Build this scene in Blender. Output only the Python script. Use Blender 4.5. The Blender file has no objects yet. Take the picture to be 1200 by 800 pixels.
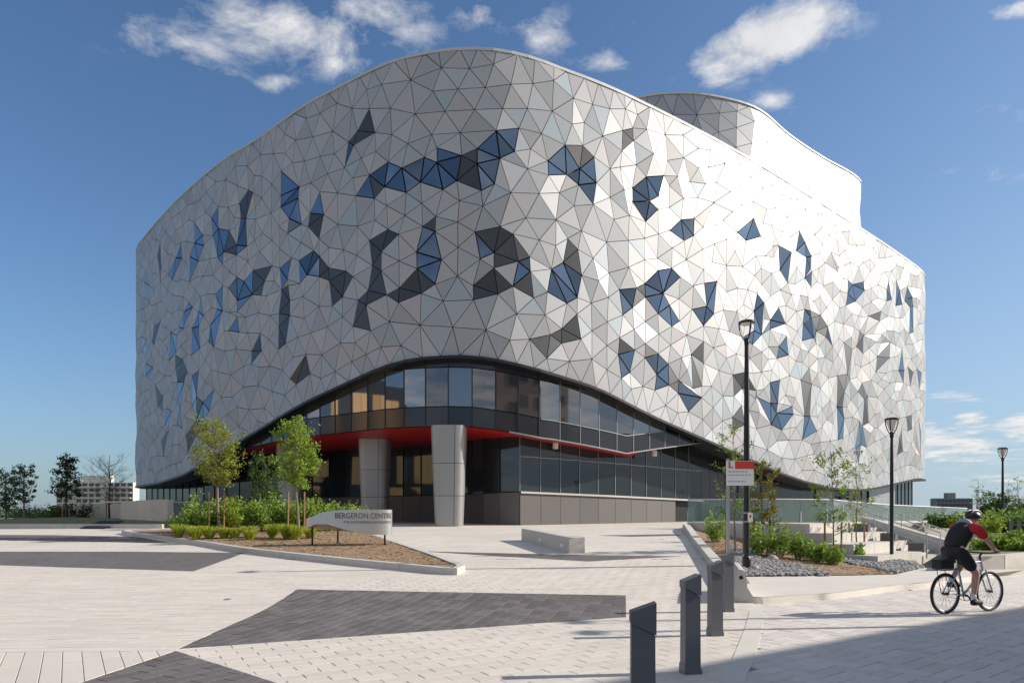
import bpy, math, random
import numpy as np
from mathutils import Vector, Matrix
from mathutils.geometry import delaunay_2d_cdt

R = math.radians
PI = math.pi
SC = bpy.context.scene
COL = SC.collection
rnd = random.Random(7)

# ------------------------------------------------------------------ camera
EYE, HOR, F = 1.57, 606.0, 800.0           # eye height (m), horizon row and focal length of the 1200 px photo
cd = bpy.data.cameras.new('camera')
cam = bpy.data.objects.new('camera', cd)
COL.objects.link(cam)
cam.location = (0, 0, EYE)
cam.rotation_euler = (R(90), 0, 0)
cd.sensor_width = 36
cd.lens = 24
cd.shift_y = (HOR - 400) / 1200
cd.clip_start = 0.1
cd.clip_end = 9000
SC.camera = cam

# ------------------------------------------------------------------ light
SUN_EL, SUN_AZ = R(27.0), R(83.5)            # azimuth measured from +Y towards +X
sdir = Vector((math.sin(SUN_AZ) * math.cos(SUN_EL), math.cos(SUN_AZ) * math.cos(SUN_EL), math.sin(SUN_EL)))
ld = bpy.data.lights.new('sun', 'SUN')
ld.energy = 3.9
ld.angle = R(0.53)
ld.color = (1.0, 0.92, 0.81)
sun = bpy.data.objects.new('sun', ld)
COL.objects.link(sun)
sun.location = (60, 5, 40)
sun.rotation_euler = sdir.to_track_quat('Z', 'Y').to_euler()

world = bpy.data.worlds.new('World')
SC.world = world
world.use_nodes = True
SC.view_settings.view_transform = 'Standard'
SC.view_settings.look = 'None'
SC.view_settings.exposure = 0.65
SC.view_settings.gamma = 1.0
SC.view_settings.use_curve_mapping = False


def build_world():
    nt = world.node_tree
    N, L = nt.nodes, nt.links
    N.clear()
    out = N.new('ShaderNodeOutputWorld')
    bg = N.new('ShaderNodeBackground')
    bg.inputs['Strength'].default_value = 0.105
    sky = N.new('ShaderNodeTexSky')
    sky.sky_type = 'NISHITA'
    sky.sun_disc = False
    sky.sun_elevation = SUN_EL
    sky.sun_rotation = SUN_AZ
    sky.altitude = 150
    sky.air_density = 1.0
    sky.dust_density = 0.3
    sky.ozone_density = 2.2
    tc = N.new('ShaderNodeTexCoord')

    def math_(op, a, b=None, clamp=False):
        n = N.new('ShaderNodeMath')
        n.operation = op
        n.use_clamp = clamp
        for i, v in enumerate((a, b)):
            if v is None:
                continue
            if isinstance(v, (int, float)):
                n.inputs[i].default_value = v
            else:
                L.new(v, n.inputs[i])
        return n.outputs[0]
    sep = N.new('ShaderNodeSeparateXYZ')
    L.new(tc.outputs['Generated'], sep.inputs[0])
    zc = math_('MAXIMUM', math_('ADD', sep.outputs[2], 0.10), 0.03)
    cx = math_('DIVIDE', sep.outputs[0], zc)
    cy = math_('DIVIDE', sep.outputs[1], zc)
    com = N.new('ShaderNodeCombineXYZ')
    L.new(cx, com.inputs[0])
    L.new(cy, com.inputs[1])
    nz = N.new('ShaderNodeTexNoise')
    nz.inputs['Scale'].default_value = 5.2
    nz.inputs['Detail'].default_value = 12
    nz.inputs['Roughness'].default_value = 0.66
    nz.inputs['Distortion'].default_value = 0.25
    L.new(com.outputs[0], nz.inputs['Vector'])
    big = N.new('ShaderNodeTexNoise')
    big.inputs['Scale'].default_value = 0.55
    big.inputs['Detail'].default_value = 2
    L.new(com.outputs[0], big.inputs['Vector'])
    # clouds standing where the photograph has them: (px, py, width, height, tilt, weight)
    blobs = [(905, 42, 100, 34, -0.38, 1.0), (850, 80, 45, 26, -0.2, .7), (905, 118, 32, 12, 0, .55), (350, 38, 150, 44, 0.1, .56), (290, 20, 60, 30, 0.2, .5), (400, 75, 60, 22, 0, .5),
             (215, 55, 100, 36, 0.35, .40), (150, 25, 50, 20, .3, .34), (250, 85, 40, 20, 0, .42), (480, 40, 50, 26, 0, .45), (760, 30, 40, 16, 0, .35), (640, 38, 34, 30, 0.4, .6), (710, 70, 40, 16, 0, .55), (560, 15, 40, 22, 0, .55),
             (440, 15, 70, 26, 0, .6), (325, 97, 30, 12, 0, .45), (1105, 520, 85, 22, 0.1, .85), (1140, 494, 26, 13, 0, .7),
             (1195, 500, 36, 18, 0, .75), (1190, 12, 36, 12, -0.2, .6), (1150, 200, 90, 16, 0, .3), (1180, 130, 60, 14, 0, .3),
             (1120, 466, 50, 8, 0, .45), (70, 140, 60, 10, 0, .2), (1180, 560, 60, 10, 0, .5)]
    acc = None
    x_ = math_('DIVIDE', sep.outputs[0], math_('MAXIMUM', sep.outputs[1], 0.02))
    z_ = math_('DIVIDE', sep.outputs[2], math_('MAXIMUM', sep.outputs[1], 0.02))
    front = math_('GREATER_THAN', sep.outputs[1], 0.05)
    for (px, py, w, h, t, wt) in blobs:
        dx = math_('SUBTRACT', x_, (px - 600) / F)
        dz = math_('SUBTRACT', z_, (HOR - py) / F)
        c, s = math.cos(t), math.sin(t)
        u = math_('ADD', math_('MULTIPLY', dx, c * F / w), math_('MULTIPLY', dz, -s * F / w))
        v = math_('ADD', math_('MULTIPLY', dx, s * F / h), math_('MULTIPLY', dz, c * F / h))
        r2 = math_('ADD', math_('MULTIPLY', u, u), math_('MULTIPLY', v, v))
        g = math_('MULTIPLY', math_('POWER', 2.718, math_('MULTIPLY', r2, -0.9)), wt)
        acc = g if acc is None else math_('MAXIMUM', acc, g)
    acc = math_('MULTIPLY', acc, front)
    # scattered cloud for the rest of the dome
    back = math_('MULTIPLY', math_('SUBTRACT', 1.0, front), math_('MULTIPLY', math_('SUBTRACT', big.outputs['Fac'], 0.36, True), 5.0, True))
    cover = math_('MAXIMUM', acc, math_('MULTIPLY', back, 0.7))
    dens = math_('ADD', math_('MULTIPLY', nz.outputs['Fac'], 2.3), math_('MULTIPLY', cover, 0.85))
    dens = math_('MULTIPLY', math_('SUBTRACT', dens, 1.38), 1.9, True)
    dens = math_('MULTIPLY', dens, math_('MULTIPLY', cover, 2.2, True))
    dens = math_('MULTIPLY', dens, 0.9)
    # cloud tone: brighter in the thick parts
    ramp = N.new('ShaderNodeMapRange')
    ramp.inputs['From Min'].default_value = 0.35
    ramp.inputs['From Max'].default_value = 0.75
    ramp.inputs['To Min'].default_value = 0.85
    ramp.inputs['To Max'].default_value = 1.12
    L.new(nz.outputs['Fac'], ramp.inputs['Value'])
    cc = N.new('ShaderNodeVectorMath')
    cc.operation = 'SCALE'
    cc.inputs[0].default_value = (5.2, 5.15, 5.15)
    L.new(ramp.outputs[0], cc.inputs['Scale'])
    mix = N.new('ShaderNodeMix')
    mix.data_type = 'RGBA'
    L.new(dens, mix.inputs['Factor'])
    tintn = N.new('ShaderNodeVectorMath')
    tintn.operation = 'MULTIPLY'
    tintn.inputs[1].default_value = (0.56, 0.71, 0.84)
    L.new(sky.outputs[0], tintn.inputs[0])
    # pale summer haze low over the horizon, brighter towards the sun
    hz = N.new('ShaderNodeVectorMath')
    hz.operation = 'SCALE'
    hz.inputs[0].default_value = (2.2, 2.72, 3.2)
    L.new(math_('ADD', 1.0, math_('MULTIPLY', sep.outputs[0], 0.38)), hz.inputs['Scale'])
    hmix = N.new('ShaderNodeMix')
    hmix.data_type = 'RGBA'
    L.new(math_('MULTIPLY', math_('POWER', 2.718, math_('MULTIPLY', math_('MAXIMUM', sep.outputs[2], 0.0), math_('ADD', -5.6, math_('MULTIPLY', sep.outputs[0], 4.4)))), 0.95), hmix.inputs['Factor'])
    L.new(tintn.outputs[0], hmix.inputs['A'])
    L.new(hz.outputs[0], hmix.inputs['B'])
    L.new(hmix.outputs['Result'], mix.inputs['A'])
    L.new(cc.outputs[0], mix.inputs['B'])
    L.new(mix.outputs['Result'], bg.inputs['Color'])
    L.new(bg.outputs[0], out.inputs[0])


build_world()

# ------------------------------------------------------------------ terrain
def plaza_z(y):
    if y < 11:
        return 0.0
    if y < 34:
        t = y - 11
        return 0.045 * t * min(1, t / 3) if t < 3 else 0.045 * t
    if y < 50:
        return 1.035 + 0.02 * (y - 34)
    return 1.355


def kerb_x(y):
    return 4.2 + (y - 12.5) * (4.3 / 21.0)


def bed_z(x, y):
    return max(0.06, min(1.03, 0.12 + 0.062 * (y - 17) - 0.085 * max(0, x - 8)))


def ground_z(x, y):
    if y < 11 or x < kerb_x(y):
        return plaza_z(y)
    if x > kerb_x(y) and y > 16:
        return bed_z(x, y)
    return 0.0


def at_depth(px, d, z=None, py=None):
    """world point seen at a photo pixel, a given distance away"""
    return Vector(((px - 600) / F * d, d, EYE + (HOR - py) / F * d if py is not None else (z or 0)))


def on_ground(px, py, g=None, dz=0.0):
    """where the view ray of a pixel meets the ground"""
    g = g or (lambda x, y: plaza_z(y))
    y = 10.0
    lo, hi = 2.0, 120.0
    for _ in range(60):
        m = (lo + hi) / 2
        if EYE - (py - HOR) / F * m > g((px - 600) / F * m, m) + dz:
            lo = m
        else:
            hi = m
    y = (lo + hi) / 2
    x = (px - 600) / F * y
    return Vector((x, y, g(x, y) + dz))


# ------------------------------------------------------------------ materials
def piece_random(N, L):
    """a random number that differs between pieces of one mesh and between single pieces"""
    g = N.new('ShaderNodeNewGeometry')
    o = N.new('ShaderNodeObjectInfo')
    a = N.new('ShaderNodeMath')
    a.operation = 'ADD'
    L.new(g.outputs['Random Per Island'], a.inputs[0])
    L.new(o.outputs['Random'], a.inputs[1])
    f = N.new('ShaderNodeMath')
    f.operation = 'FRACT'
    L.new(a.outputs[0], f.inputs[0])
    return f.outputs[0]


def mat(name, base, rough=0.6, metal=0.0, var=0.0, nscale=8.0, namt=0.0, bump=0.0, bscale=60.0, spec=0.5,
        tint=None, coat=0.0, trans=0.0, streak=None, blotch=0.0):
    m = bpy.data.materials.new(name)
    m.use_nodes = True
    nt = m.node_tree
    N, L = nt.nodes, nt.links
    b = N['Principled BSDF']
    b.inputs['Base Color'].default_value = (*base, 1)
    b.inputs['Roughness'].default_value = rough
    b.inputs['Metallic'].default_value = metal
    b.inputs['Specular IOR Level'].default_value = spec
    b.inputs['Coat Weight'].default_value = coat
    if coat:
        b.inputs['Coat Roughness'].default_value = 0.04
    b.inputs['Transmission Weight'].default_value = trans
    col = None
    pr = piece_random(N, L) if (tint or var) else None
    tc = N.new('ShaderNodeTexCoord')

    def hsv(fac_out, lo, hi, src):
        mr = N.new('ShaderNodeMapRange')
        mr.inputs['To Min'].default_value = lo
        mr.inputs['To Max'].default_value = hi
        L.new(fac_out, mr.inputs['Value'])
        h = N.new('ShaderNodeHueSaturation')
        L.new(mr.outputs[0], h.inputs['Value'])
        if src is None:
            h.inputs['Color'].default_value = (*base, 1)
        else:
            L.new(src, h.inputs['Color'])
        return h.outputs[0]
    if tint:
        mx = N.new('ShaderNodeMix')
        mx.data_type = 'RGBA'
        mx.inputs['A'].default_value = (*base, 1)
        mx.inputs['B'].default_value = (*tint, 1)
        L.new(pr, mx.inputs['Factor'])
        col = mx.outputs['Result']
    if var:
        col = hsv(pr, 1 - var, 1 + var, col)
    if namt:
        n = N.new('ShaderNodeTexNoise')
        n.inputs['Scale'].default_value = nscale
        n.inputs['Detail'].default_value = 6
        n.inputs['Roughness'].default_value = 0.65
        if streak:
            mp = N.new('ShaderNodeMapping')
            mp.inputs['Scale'].default_value = streak
            L.new(tc.outputs['Object'], mp.inputs[0])
            L.new(mp.outputs[0], n.inputs['Vector'])
        else:
            L.new(tc.outputs['Object'], n.inputs['Vector'])
        col = hsv(n.outputs['Fac'], 1 - 1.8 * namt, 1 + 1.8 * namt, col)
    if blotch:
        n3 = N.new('ShaderNodeTexNoise')
        n3.inputs['Scale'].default_value = 0.45
        n3.inputs['Detail'].default_value = 7
        n3.inputs['Roughness'].default_value = 0.7
        L.new(tc.outputs['Object'], n3.inputs['Vector'])
        col = hsv(n3.outputs['Fac'], 1 - 2.2 * blotch, 1 + 2.0 * blotch, col)
    if col is not None:
        L.new(col, b.inputs['Base Color'])
    if bump:
        n2 = N.new('ShaderNodeTexNoise')
        n2.inputs['Scale'].default_value = bscale
        n2.inputs['Detail'].default_value = 4
        L.new(tc.outputs['Object'], n2.inputs['Vector'])
        bp = N.new('ShaderNodeBump')
        bp.inputs['Strength'].default_value = bump
        bp.inputs['Distance'].default_value = 0.02
        L.new(n2.outputs['Fac'], bp.inputs['Height'])
        L.new(bp.outputs[0], b.inputs['Normal'])
    return m


def leaf_mat(name, a, b_, tr=0.35):
    m = bpy.data.materials.new(name)
    m.use_nodes = True
    nt = m.node_tree
    N, L = nt.nodes, nt.links
    p = N['Principled BSDF']
    p.inputs['Roughness'].default_value = 0.55
    p.inputs['Specular IOR Level'].default_value = 0.3
    geo = N.new('ShaderNodeNewGeometry')
    mx = N.new('ShaderNodeMix')
    mx.data_type = 'RGBA'
    mx.inputs['A'].default_value = (*a, 1)
    mx.inputs['B'].default_value = (*b_, 1)
    L.new(geo.outputs['Random Per Island'], mx.inputs['Factor'])
    L.new(mx.outputs['Result'], p.inputs['Base Color'])
    t = N.new('ShaderNodeBsdfTranslucent')
    L.new(mx.outputs['Result'], t.inputs['Color'])
    ms = N.new('ShaderNodeMixShader')
    ms.inputs[0].default_value = tr
    L.new(p.outputs[0], ms.inputs[1])
    L.new(t.outputs[0], ms.inputs[2])
    L.new(ms.outputs[0], N['Material Output'].inputs['Surface'])
    return m


def paving_mat(name, base, joint, ang, bw, bh, var, mortar=0.004, offset=0.5):
    """paving too far off to pick its stones apart"""
    m = bpy.data.materials.new(name)
    m.use_nodes = True
    nt = m.node_tree
    N, L = nt.nodes, nt.links
    p = N['Principled BSDF']
    p.inputs['Roughness'].default_value = 0.85
    p.inputs['Specular IOR Level'].default_value = 0.3
    tc = N.new('ShaderNodeTexCoord')
    mp = N.new('ShaderNodeMapping')
    mp.inputs['Rotation'].default_value = (0, 0, -ang)
    L.new(tc.outputs['Object'], mp.inputs[0])
    br = N.new('ShaderNodeTexBrick')
    br.inputs['Scale'].default_value = 1.0
    br.inputs['Brick Width'].default_value = bw
    br.inputs['Row Height'].default_value = bh
    br.inputs['Mortar Size'].default_value = mortar
    br.inputs['Mortar Smooth'].default_value = 0.3
    br.offset = offset
    br.inputs['Color1'].default_value = (*[c * (1 - var) for c in base], 1)
    br.inputs['Color2'].default_value = (*[c * (1 + var) for c in base], 1)
    br.inputs['Mortar'].default_value = (*joint, 1)
    L.new(mp.outputs[0], br.inputs['Vector'])
    n = N.new('ShaderNodeTexNoise')
    n.inputs['Scale'].default_value = 0.5
    n.inputs['Detail'].default_value = 8
    L.new(tc.outputs['Object'], n.inputs['Vector'])
    mr = N.new('ShaderNodeMapRange')
    mr.inputs['To Min'].default_value = 0.82
    mr.inputs['To Max'].default_value = 1.16
    L.new(n.outputs['Fac'], mr.inputs['Value'])
    h = N.new('ShaderNodeHueSaturation')
    L.new(mr.outputs[0], h.inputs['Value'])
    L.new(br.outputs['Color'], h.inputs['Color'])
    L.new(h.outputs[0], p.inputs['Base Color'])
    return m


M = {}
def sky_tinted(name, cols, rough, metal):
    m = mat(name, cols[0], rough, metal, nscale=0.6, namt=0.03)
    nt = m.node_tree
    N, L = nt.nodes, nt.links
    cr = N.new('ShaderNodeValToRGB')
    cr.color_ramp.interpolation = 'CONSTANT'
    e = cr.color_ramp.elements
    while len(e) < len(cols):
        e.new(0.5)
    for i, c in enumerate(cols):
        e[i].position = i / len(cols)
        e[i].color = (*c, 1)
    L.new(piece_random(N, L), cr.inputs[0])
    L.new(cr.outputs[0], N['Principled BSDF'].inputs['Base Color'])
    return m


M['panel'] = sky_tinted('pearl aluminium panel', [(.395, .40, .415), (.355, .36, .375), (.415, .395, .40), (.38, .395, .41), (.345, .395, .43), (.425, .43, .445), (.39, .395, .40), (.405, .395, .405), (.365, .385, .41), (.335, .345, .36)], 0.48, 0.035)  # blue and pink sky reflections put into the random panel tints
M['panel'].node_tree.nodes['Principled BSDF'].inputs['Specular IOR Level'].default_value = 0.38
M['top_panel'] = mat('bright aluminium panel', (0.33, 0.34, 0.365), 0.50, 0.12, var=0.1)
M['dark_panel'] = mat('charcoal aluminium panel', (0.06, 0.062, 0.066), 0.38, 0.4, var=0.2)
M['window'] = mat('coated blue glass', (0.11, 0.155, 0.225), 0.05, 0.55, var=0.4)
M['joint'] = mat('black joint backing', (0.03, 0.03, 0.032), 0.7)
M['coping'] = mat('pale metal coping', (0.50, 0.50, 0.51), 0.6, 0.1)
M['glass'] = mat('dark curtain glass', (0.045, 0.055, 0.062), 0.03, 0.5, var=0.2)
M['vision'] = mat('reflective vision glass', (0.215, 0.21, 0.215), 0.025, 0.85, var=0.3)
M['granite_shade'] = mat('shade toned granite', (0.10, 0.088, 0.082), 0.5, var=0.06, nscale=30, namt=0.06, bump=0.08, bscale=200)  # same granite, with the shade of the recess put into the colour
M['spandrel'] = mat('dark grey spandrel glass', (0.035, 0.036, 0.042), 0.10, 0.25, var=0.1)
M['mullion'] = mat('grey aluminium mullion', (0.30, 0.30, 0.31), 0.4, 0.6)
M['mullion_dark'] = mat('black aluminium mullion', (0.02, 0.02, 0.022), 0.4, 0.3)
M['red'] = mat('red soffit panel', (0.48, 0.016, 0.016), 0.4)
M['granite'] = mat('brown grey granite', (0.135, 0.122, 0.117), 0.5, var=0.06, nscale=30, namt=0.06, bump=0.08, bscale=200)
M['sill'] = mat('pale stone sill', (0.5, 0.49, 0.47), 0.7)
M['clad'] = mat('grey column cladding', (0.34, 0.335, 0.33), 0.38, 0.35, var=0.04)
M['rib'] = mat('grey ribbed metal cladding', (0.36, 0.37, 0.39), 0.4, 0.5, var=0.08)
M['concrete'] = mat('pale concrete', (0.56, 0.53, 0.485), 0.85, var=0.06, blotch=0.08, nscale=5, namt=0.10, bump=0.3, bscale=70)
M['sidewalk'] = mat('smooth pale concrete pavement', (0.61, 0.57, 0.515), 0.88, blotch=0.07, nscale=1.6, namt=0.06, bump=0.12, bscale=90)
M['paver'] = mat('pale concrete paver', (0.635, 0.58, 0.515), 0.85, var=0.055, blotch=0.07, nscale=9.0, namt=0.05, bump=0.25, bscale=160)
M['dark_paver'] = mat('charcoal concrete paver', (0.135, 0.122, 0.122), 0.82, var=0.22, blotch=0.10, nscale=9, namt=0.10, bump=0.3, bscale=160)
M['road_paver'] = mat('warm grey road paver', (0.62, 0.57, 0.525), 0.85, var=0.07, blotch=0.10, nscale=9.0, namt=0.07, bump=0.25, bscale=160)
M['bedding'] = mat('paving joint sand', (0.30, 0.28, 0.25), 0.95)
M['plaza'] = paving_mat('pale paving far off', (0.62, 0.575, 0.52), (0.46, 0.43, 0.39), R(30), 0.40, 0.20, 0.05)
M['dark_plaza'] = paving_mat('charcoal paving far off', (0.135, 0.122, 0.122), (0.26, 0.25, 0.25), R(77), 0.40, 0.20, 0.10)
M['earth'] = mat('dry grassy ground', (0.16, 0.165, 0.075), 0.95, nscale=0.3, namt=0.15)
M['mulch'] = mat('brown bark mulch', (0.30, 0.20, 0.12), 0.95, nscale=14, namt=0.22, bump=0.9, bscale=40)
M['chip'] = mat('bark chips', (0.55, 0.40, 0.25), 0.9, tint=(0.26, 0.16, 0.095), var=0.25)
M['stone'] = mat('grey river stones', (0.52, 0.49, 0.46), 0.75, tint=(0.17, 0.17, 0.185), var=0.3)
M['black'] = mat('black painted metal', (0.018, 0.018, 0.02), 0.42, 0.2)
M['bollard'] = mat('charcoal painted bollard', (0.15, 0.155, 0.17), 0.45, 0.15, nscale=5, namt=0.05)
M['lens'] = mat('frosted lamp lens', (0.75, 0.72, 0.66), 0.3)
M['steel'] = mat('brushed stainless sheet', (0.52, 0.515, 0.51), 0.36, 0.75, nscale=3, namt=0.05)
M['letter'] = mat('dark engraved lettering', (0.10, 0.10, 0.11), 0.5)
M['galv'] = mat('galvanised post', (0.50, 0.50, 0.51), 0.45, 0.6)
M['white'] = mat('white sign sheet', (0.80, 0.80, 0.78), 0.5)
M['signred'] = mat('red sign sheet', (0.68, 0.06, 0.04), 0.5)
M['signgrey'] = mat('grey print', (0.40, 0.40, 0.40), 0.6)
M['bark'] = mat('grey brown bark', (0.21, 0.165, 0.125), 0.9, nscale=20, namt=0.15, bump=0.4, bscale=50)
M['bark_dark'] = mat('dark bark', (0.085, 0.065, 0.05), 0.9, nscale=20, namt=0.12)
M['stake'] = mat('brown timber stake', (0.30, 0.16, 0.085), 0.85, nscale=14, namt=0.12)
M['leaf_lime'] = leaf_mat('yellow green leaf', (0.18, 0.28, 0.025), (0.33, 0.42, 0.05))
M['leaf_gold'] = leaf_mat('golden leaf', (0.30, 0.24, 0.035), (0.19, 0.20, 0.035))
M['leaf_mid'] = leaf_mat('mid green leaf', (0.07, 0.14, 0.025), (0.16, 0.25, 0.05))
M['leaf_fresh'] = leaf_mat('fresh green leaf', (0.19, 0.30, 0.04), (0.32, 0.45, 0.09))
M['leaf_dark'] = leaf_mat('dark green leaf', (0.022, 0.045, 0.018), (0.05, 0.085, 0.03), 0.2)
M['grass'] = leaf_mat('yellow grass blade', (0.46, 0.50, 0.05), (0.30, 0.39, 0.04))
M['far_wall'] = mat('cream rendered wall', (0.58, 0.55, 0.50), 0.8, var=0.03)
M['far_wall_grey'] = mat('grey rendered wall', (0.20, 0.20, 0.22), 0.8, var=0.05)
M['far_glass'] = mat('far window glass', (0.05, 0.06, 0.08), 0.15, 0.2)
M['tan'] = mat('tan timber facade board', (0.72, 0.47, 0.23), 0.7, var=0.14, nscale=3, namt=0.1, streak=(3, 3, 0.2))
M['brick'] = mat('buff wall', (0.42, 0.36, 0.30), 0.8, nscale=1, namt=0.06)
M['brown_brick'] = mat('brown brick wall', (0.45, 0.33, 0.27), 0.85, nscale=1, namt=0.08)
M['skin'] = mat('skin', (0.55, 0.33, 0.24), 0.5)
M['cloth_black'] = mat('black cycling cloth', (0.018, 0.018, 0.021), 0.75)
M['cloth_red'] = mat('red jersey cloth', (0.55, 0.018, 0.022), 0.7)
M['cloth_grey'] = mat('grey jersey yoke', (0.32, 0.33, 0.35), 0.7)
M['helmet'] = mat('dark helmet shell', (0.03, 0.03, 0.035), 0.3)
M['rubber'] = mat('black rubber', (0.012, 0.012, 0.012), 0.7)
M['alloy'] = mat('silver alloy', (0.6, 0.6, 0.62), 0.3, 0.8)
M['frame'] = mat('silver blue bicycle paint', (0.42, 0.46, 0.56), 0.3, 0.4)


def balustrade_glass():
    m = bpy.data.materials.new('pale green guard glass')
    m.use_nodes = True
    nt = m.node_tree
    N, L = nt.nodes, nt.links
    N.remove(N['Principled BSDF'])
    t = N.new('ShaderNodeBsdfTransparent')
    t.inputs['Color'].default_value = (0.72, 0.83, 0.81, 1)
    g = N.new('ShaderNodeBsdfGlossy')
    g.inputs['Roughness'].default_value = 0.05
    g.inputs['Color'].default_value = (0.75, 0.85, 0.83, 1)
    fr = N.new('ShaderNodeFresnel')
    fr.inputs['IOR'].default_value = 1.6
    ad = N.new('ShaderNodeMath')
    ad.operation = 'ADD'
    ad.inputs[1].default_value = 0.02
    L.new(fr.outputs[0], ad.inputs[0])
    ms = N.new('ShaderNodeMixShader')
    L.new(ad.outputs[0], ms.inputs[0])
    L.new(t.outputs[0], ms.inputs[1])
    L.new(g.outputs[0], ms.inputs[2])
    df = N.new('ShaderNodeBsdfDiffuse')
    df.inputs['Color'].default_value = (0.55, 0.68, 0.65, 1)
    m3 = N.new('ShaderNodeMixShader')
    m3.inputs[0].default_value = 0.22
    L.new(ms.outputs[0], m3.inputs[1])
    L.new(df.outputs[0], m3.inputs[2])
    L.new(m3.outputs[0], N['Material Output'].inputs['Surface'])
    return m


M['guard_glass'] = balustrade_glass()


# ------------------------------------------------------------------ mesh helpers
def wloc(o):
    v = Vector((0, 0, 0))
    while o:
        v += o.location
        o = o.parent
    return v


class MB:
    def __init__(s):
        s.v, s.f, s.m = [], [], []

    def add(s, vs, fs, mi=0):
        k = len(s.v)
        s.v += [tuple(v) for v in vs]
        s.f += [tuple(i + k for i in f) for f in fs]
        s.m += [mi] * len(fs)

    def box(s, c, d, rz=0.0, mi=0, tilt=None):
        hx, hy, hz = d[0] / 2, d[1] / 2, d[2] / 2
        rot = Matrix.Rotation(rz, 3, 'Z')
        if tilt is not None:
            rot = rot @ tilt
        vs = [Vector(c) + rot @ Vector((x * hx, y * hy, z * hz)) for z in (-1, 1) for (x, y) in ((-1, -1), (1, -1), (1, 1), (-1, 1))]
        s.add(vs, [(3, 2, 1, 0), (4, 5, 6, 7), (0, 1, 5, 4), (1, 2, 6, 5), (2, 3, 7, 6), (3, 0, 4, 7)], mi)

    def prism(s, poly, z0, z1, mi=0):
        """poly of (x, y); z0/z1 numbers or functions"""
        n = len(poly)
        a = 0.5 * sum(poly[i][0] * poly[(i + 1) % n][1] - poly[(i + 1) % n][0] * poly[i][1] for i in range(n))
        if a < 0:
            poly = poly[::-1]
        f0 = z0 if callable(z0) else (lambda x, y: z0)
        f1 = z1 if callable(z1) else (lambda x, y: z1)
        vs = [(p[0], p[1], f0(p[0], p[1])) for p in poly] + [(p[0], p[1], f1(p[0], p[1])) for p in poly]
        fs = [tuple(range(n - 1, -1, -1)), tuple(range(n, 2 * n))] + [(i, (i + 1) % n, n + (i + 1) % n, n + i) for i in range(n)]
        s.add(vs, fs, mi)

    def tube(s, pts, rad, n=8, mi=0, cap=True):
        pts = [Vector(p) for p in pts]
        if not isinstance(rad, (list, tuple)):
            rad = [rad] * len(pts)
        k0 = len(s.v)
        ref = None
        for i, p in enumerate(pts):
            t = (pts[min(i + 1, len(pts) - 1)] - pts[max(i - 1, 0)])
            if t.length < 1e-9:
                t = Vector((0, 0, 1))
            t.normalize()
            if ref is None:
                ref = t.orthogonal().normalized()
            u = (ref - t * ref.dot(t))
            u = u.normalized() if u.length > 1e-6 else t.orthogonal().normalized()
            ref = u
            w = t.cross(u)
            for j in range(n):
                a = 2 * PI * j / n
                s.v.append(tuple(p + (u * math.cos(a) + w * math.sin(a)) * rad[i]))
        for i in range(len(pts) - 1):
            for j in range(n):
                s.f.append((k0 + i * n + j, k0 + i * n + (j + 1) % n, k0 + (i + 1) * n + (j + 1) % n, k0 + (i + 1) * n + j))
                s.m.append(mi)
        if cap:
            s.f.append(tuple(k0 + j for j in range(n - 1, -1, -1)))
            s.f.append(tuple(k0 + (len(pts) - 1) * n + j for j in range(n)))
            s.m += [mi, mi]

    def lathe(s, prof, c=(0, 0, 0), n=20, mi=0):
        """prof of (radius, z), bottom to top"""
        k0 = len(s.v)
        for (r, z) in prof:
            for j in range(n):
                a = 2 * PI * j / n
                s.v.append((c[0] + r * math.cos(a), c[1] + r * math.sin(a), c[2] + z))
        for i in range(len(prof) - 1):
            for j in range(n):
                s.f.append((k0 + i * n + j, k0 + i * n + (j + 1) % n, k0 + (i + 1) * n + (j + 1) % n, k0 + (i + 1) * n + j))
                s.m.append(mi)
        s.f.append(tuple(k0 + j for j in range(n - 1, -1, -1)))
        s.f.append(tuple(k0 + (len(prof) - 1) * n + j for j in range(n)))
        s.m += [mi, mi]

    def build(s, name, mats, parent=None, smooth=False):
        off = wloc(parent)
        me = bpy.data.meshes.new(name)
        me.from_pydata([(v[0] - off.x, v[1] - off.y, v[2] - off.z) for v in s.v] if parent else s.v, [], s.f)
        for m in (mats if isinstance(mats, (list, tuple)) else [mats]):
            me.materials.append(m)
        if any(s.m):
            me.polygons.foreach_set('material_index', s.m)
        if smooth:
            me.polygons.foreach_set('use_smooth', [True] * len(me.polygons))
            me.set_sharp_from_angle(angle=R(38))
        me.update()
        o = bpy.data.objects.new(name, me)
        COL.objects.link(o)
        if parent:
            o.parent = parent
        return o


def tag(o, label=None, cat=None, group=None, kind=None):
    for k, v in (('label', label), ('category', cat), ('group', group), ('kind', kind)):
        if v:
            o[k] = v
    return o


def thing(name, loc, label, cat, group=None):
    o = bpy.data.objects.new(name, None)
    o.empty_display_size = 0.3
    o.location = loc
    COL.objects.link(o)
    return tag(o, label, cat, group)


def copy_tree(o, parent=None):
    c = o.copy()
    COL.objects.link(c)
    if parent:
        c.parent = parent
    for ch in list(o.children):
        copy_tree(ch, c)
    return c


def clip(poly, a, b, c):
    """keep the part of a convex polygon where a*x + b*y <= c"""
    out = []
    n = len(poly)
    for i in range(n):
        p, q = poly[i], poly[(i + 1) % n]
        dp, dq = a * p[0] + b * p[1] - c, a * q[0] + b * q[1] - c
        if dp <= 0:
            out.append(p)
        if (dp < 0 < dq) or (dq < 0 < dp):
            t = dp / (dp - dq)
            out.append((p[0] + (q[0] - p[0]) * t, p[1] + (q[1] - p[1]) * t))
    return out


def area2(poly):
    return 0.5 * sum(poly[i][0] * poly[(i + 1) % len(poly)][1] - poly[(i + 1) % len(poly)][0] * poly[i][1] for i in range(len(poly)))


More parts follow.
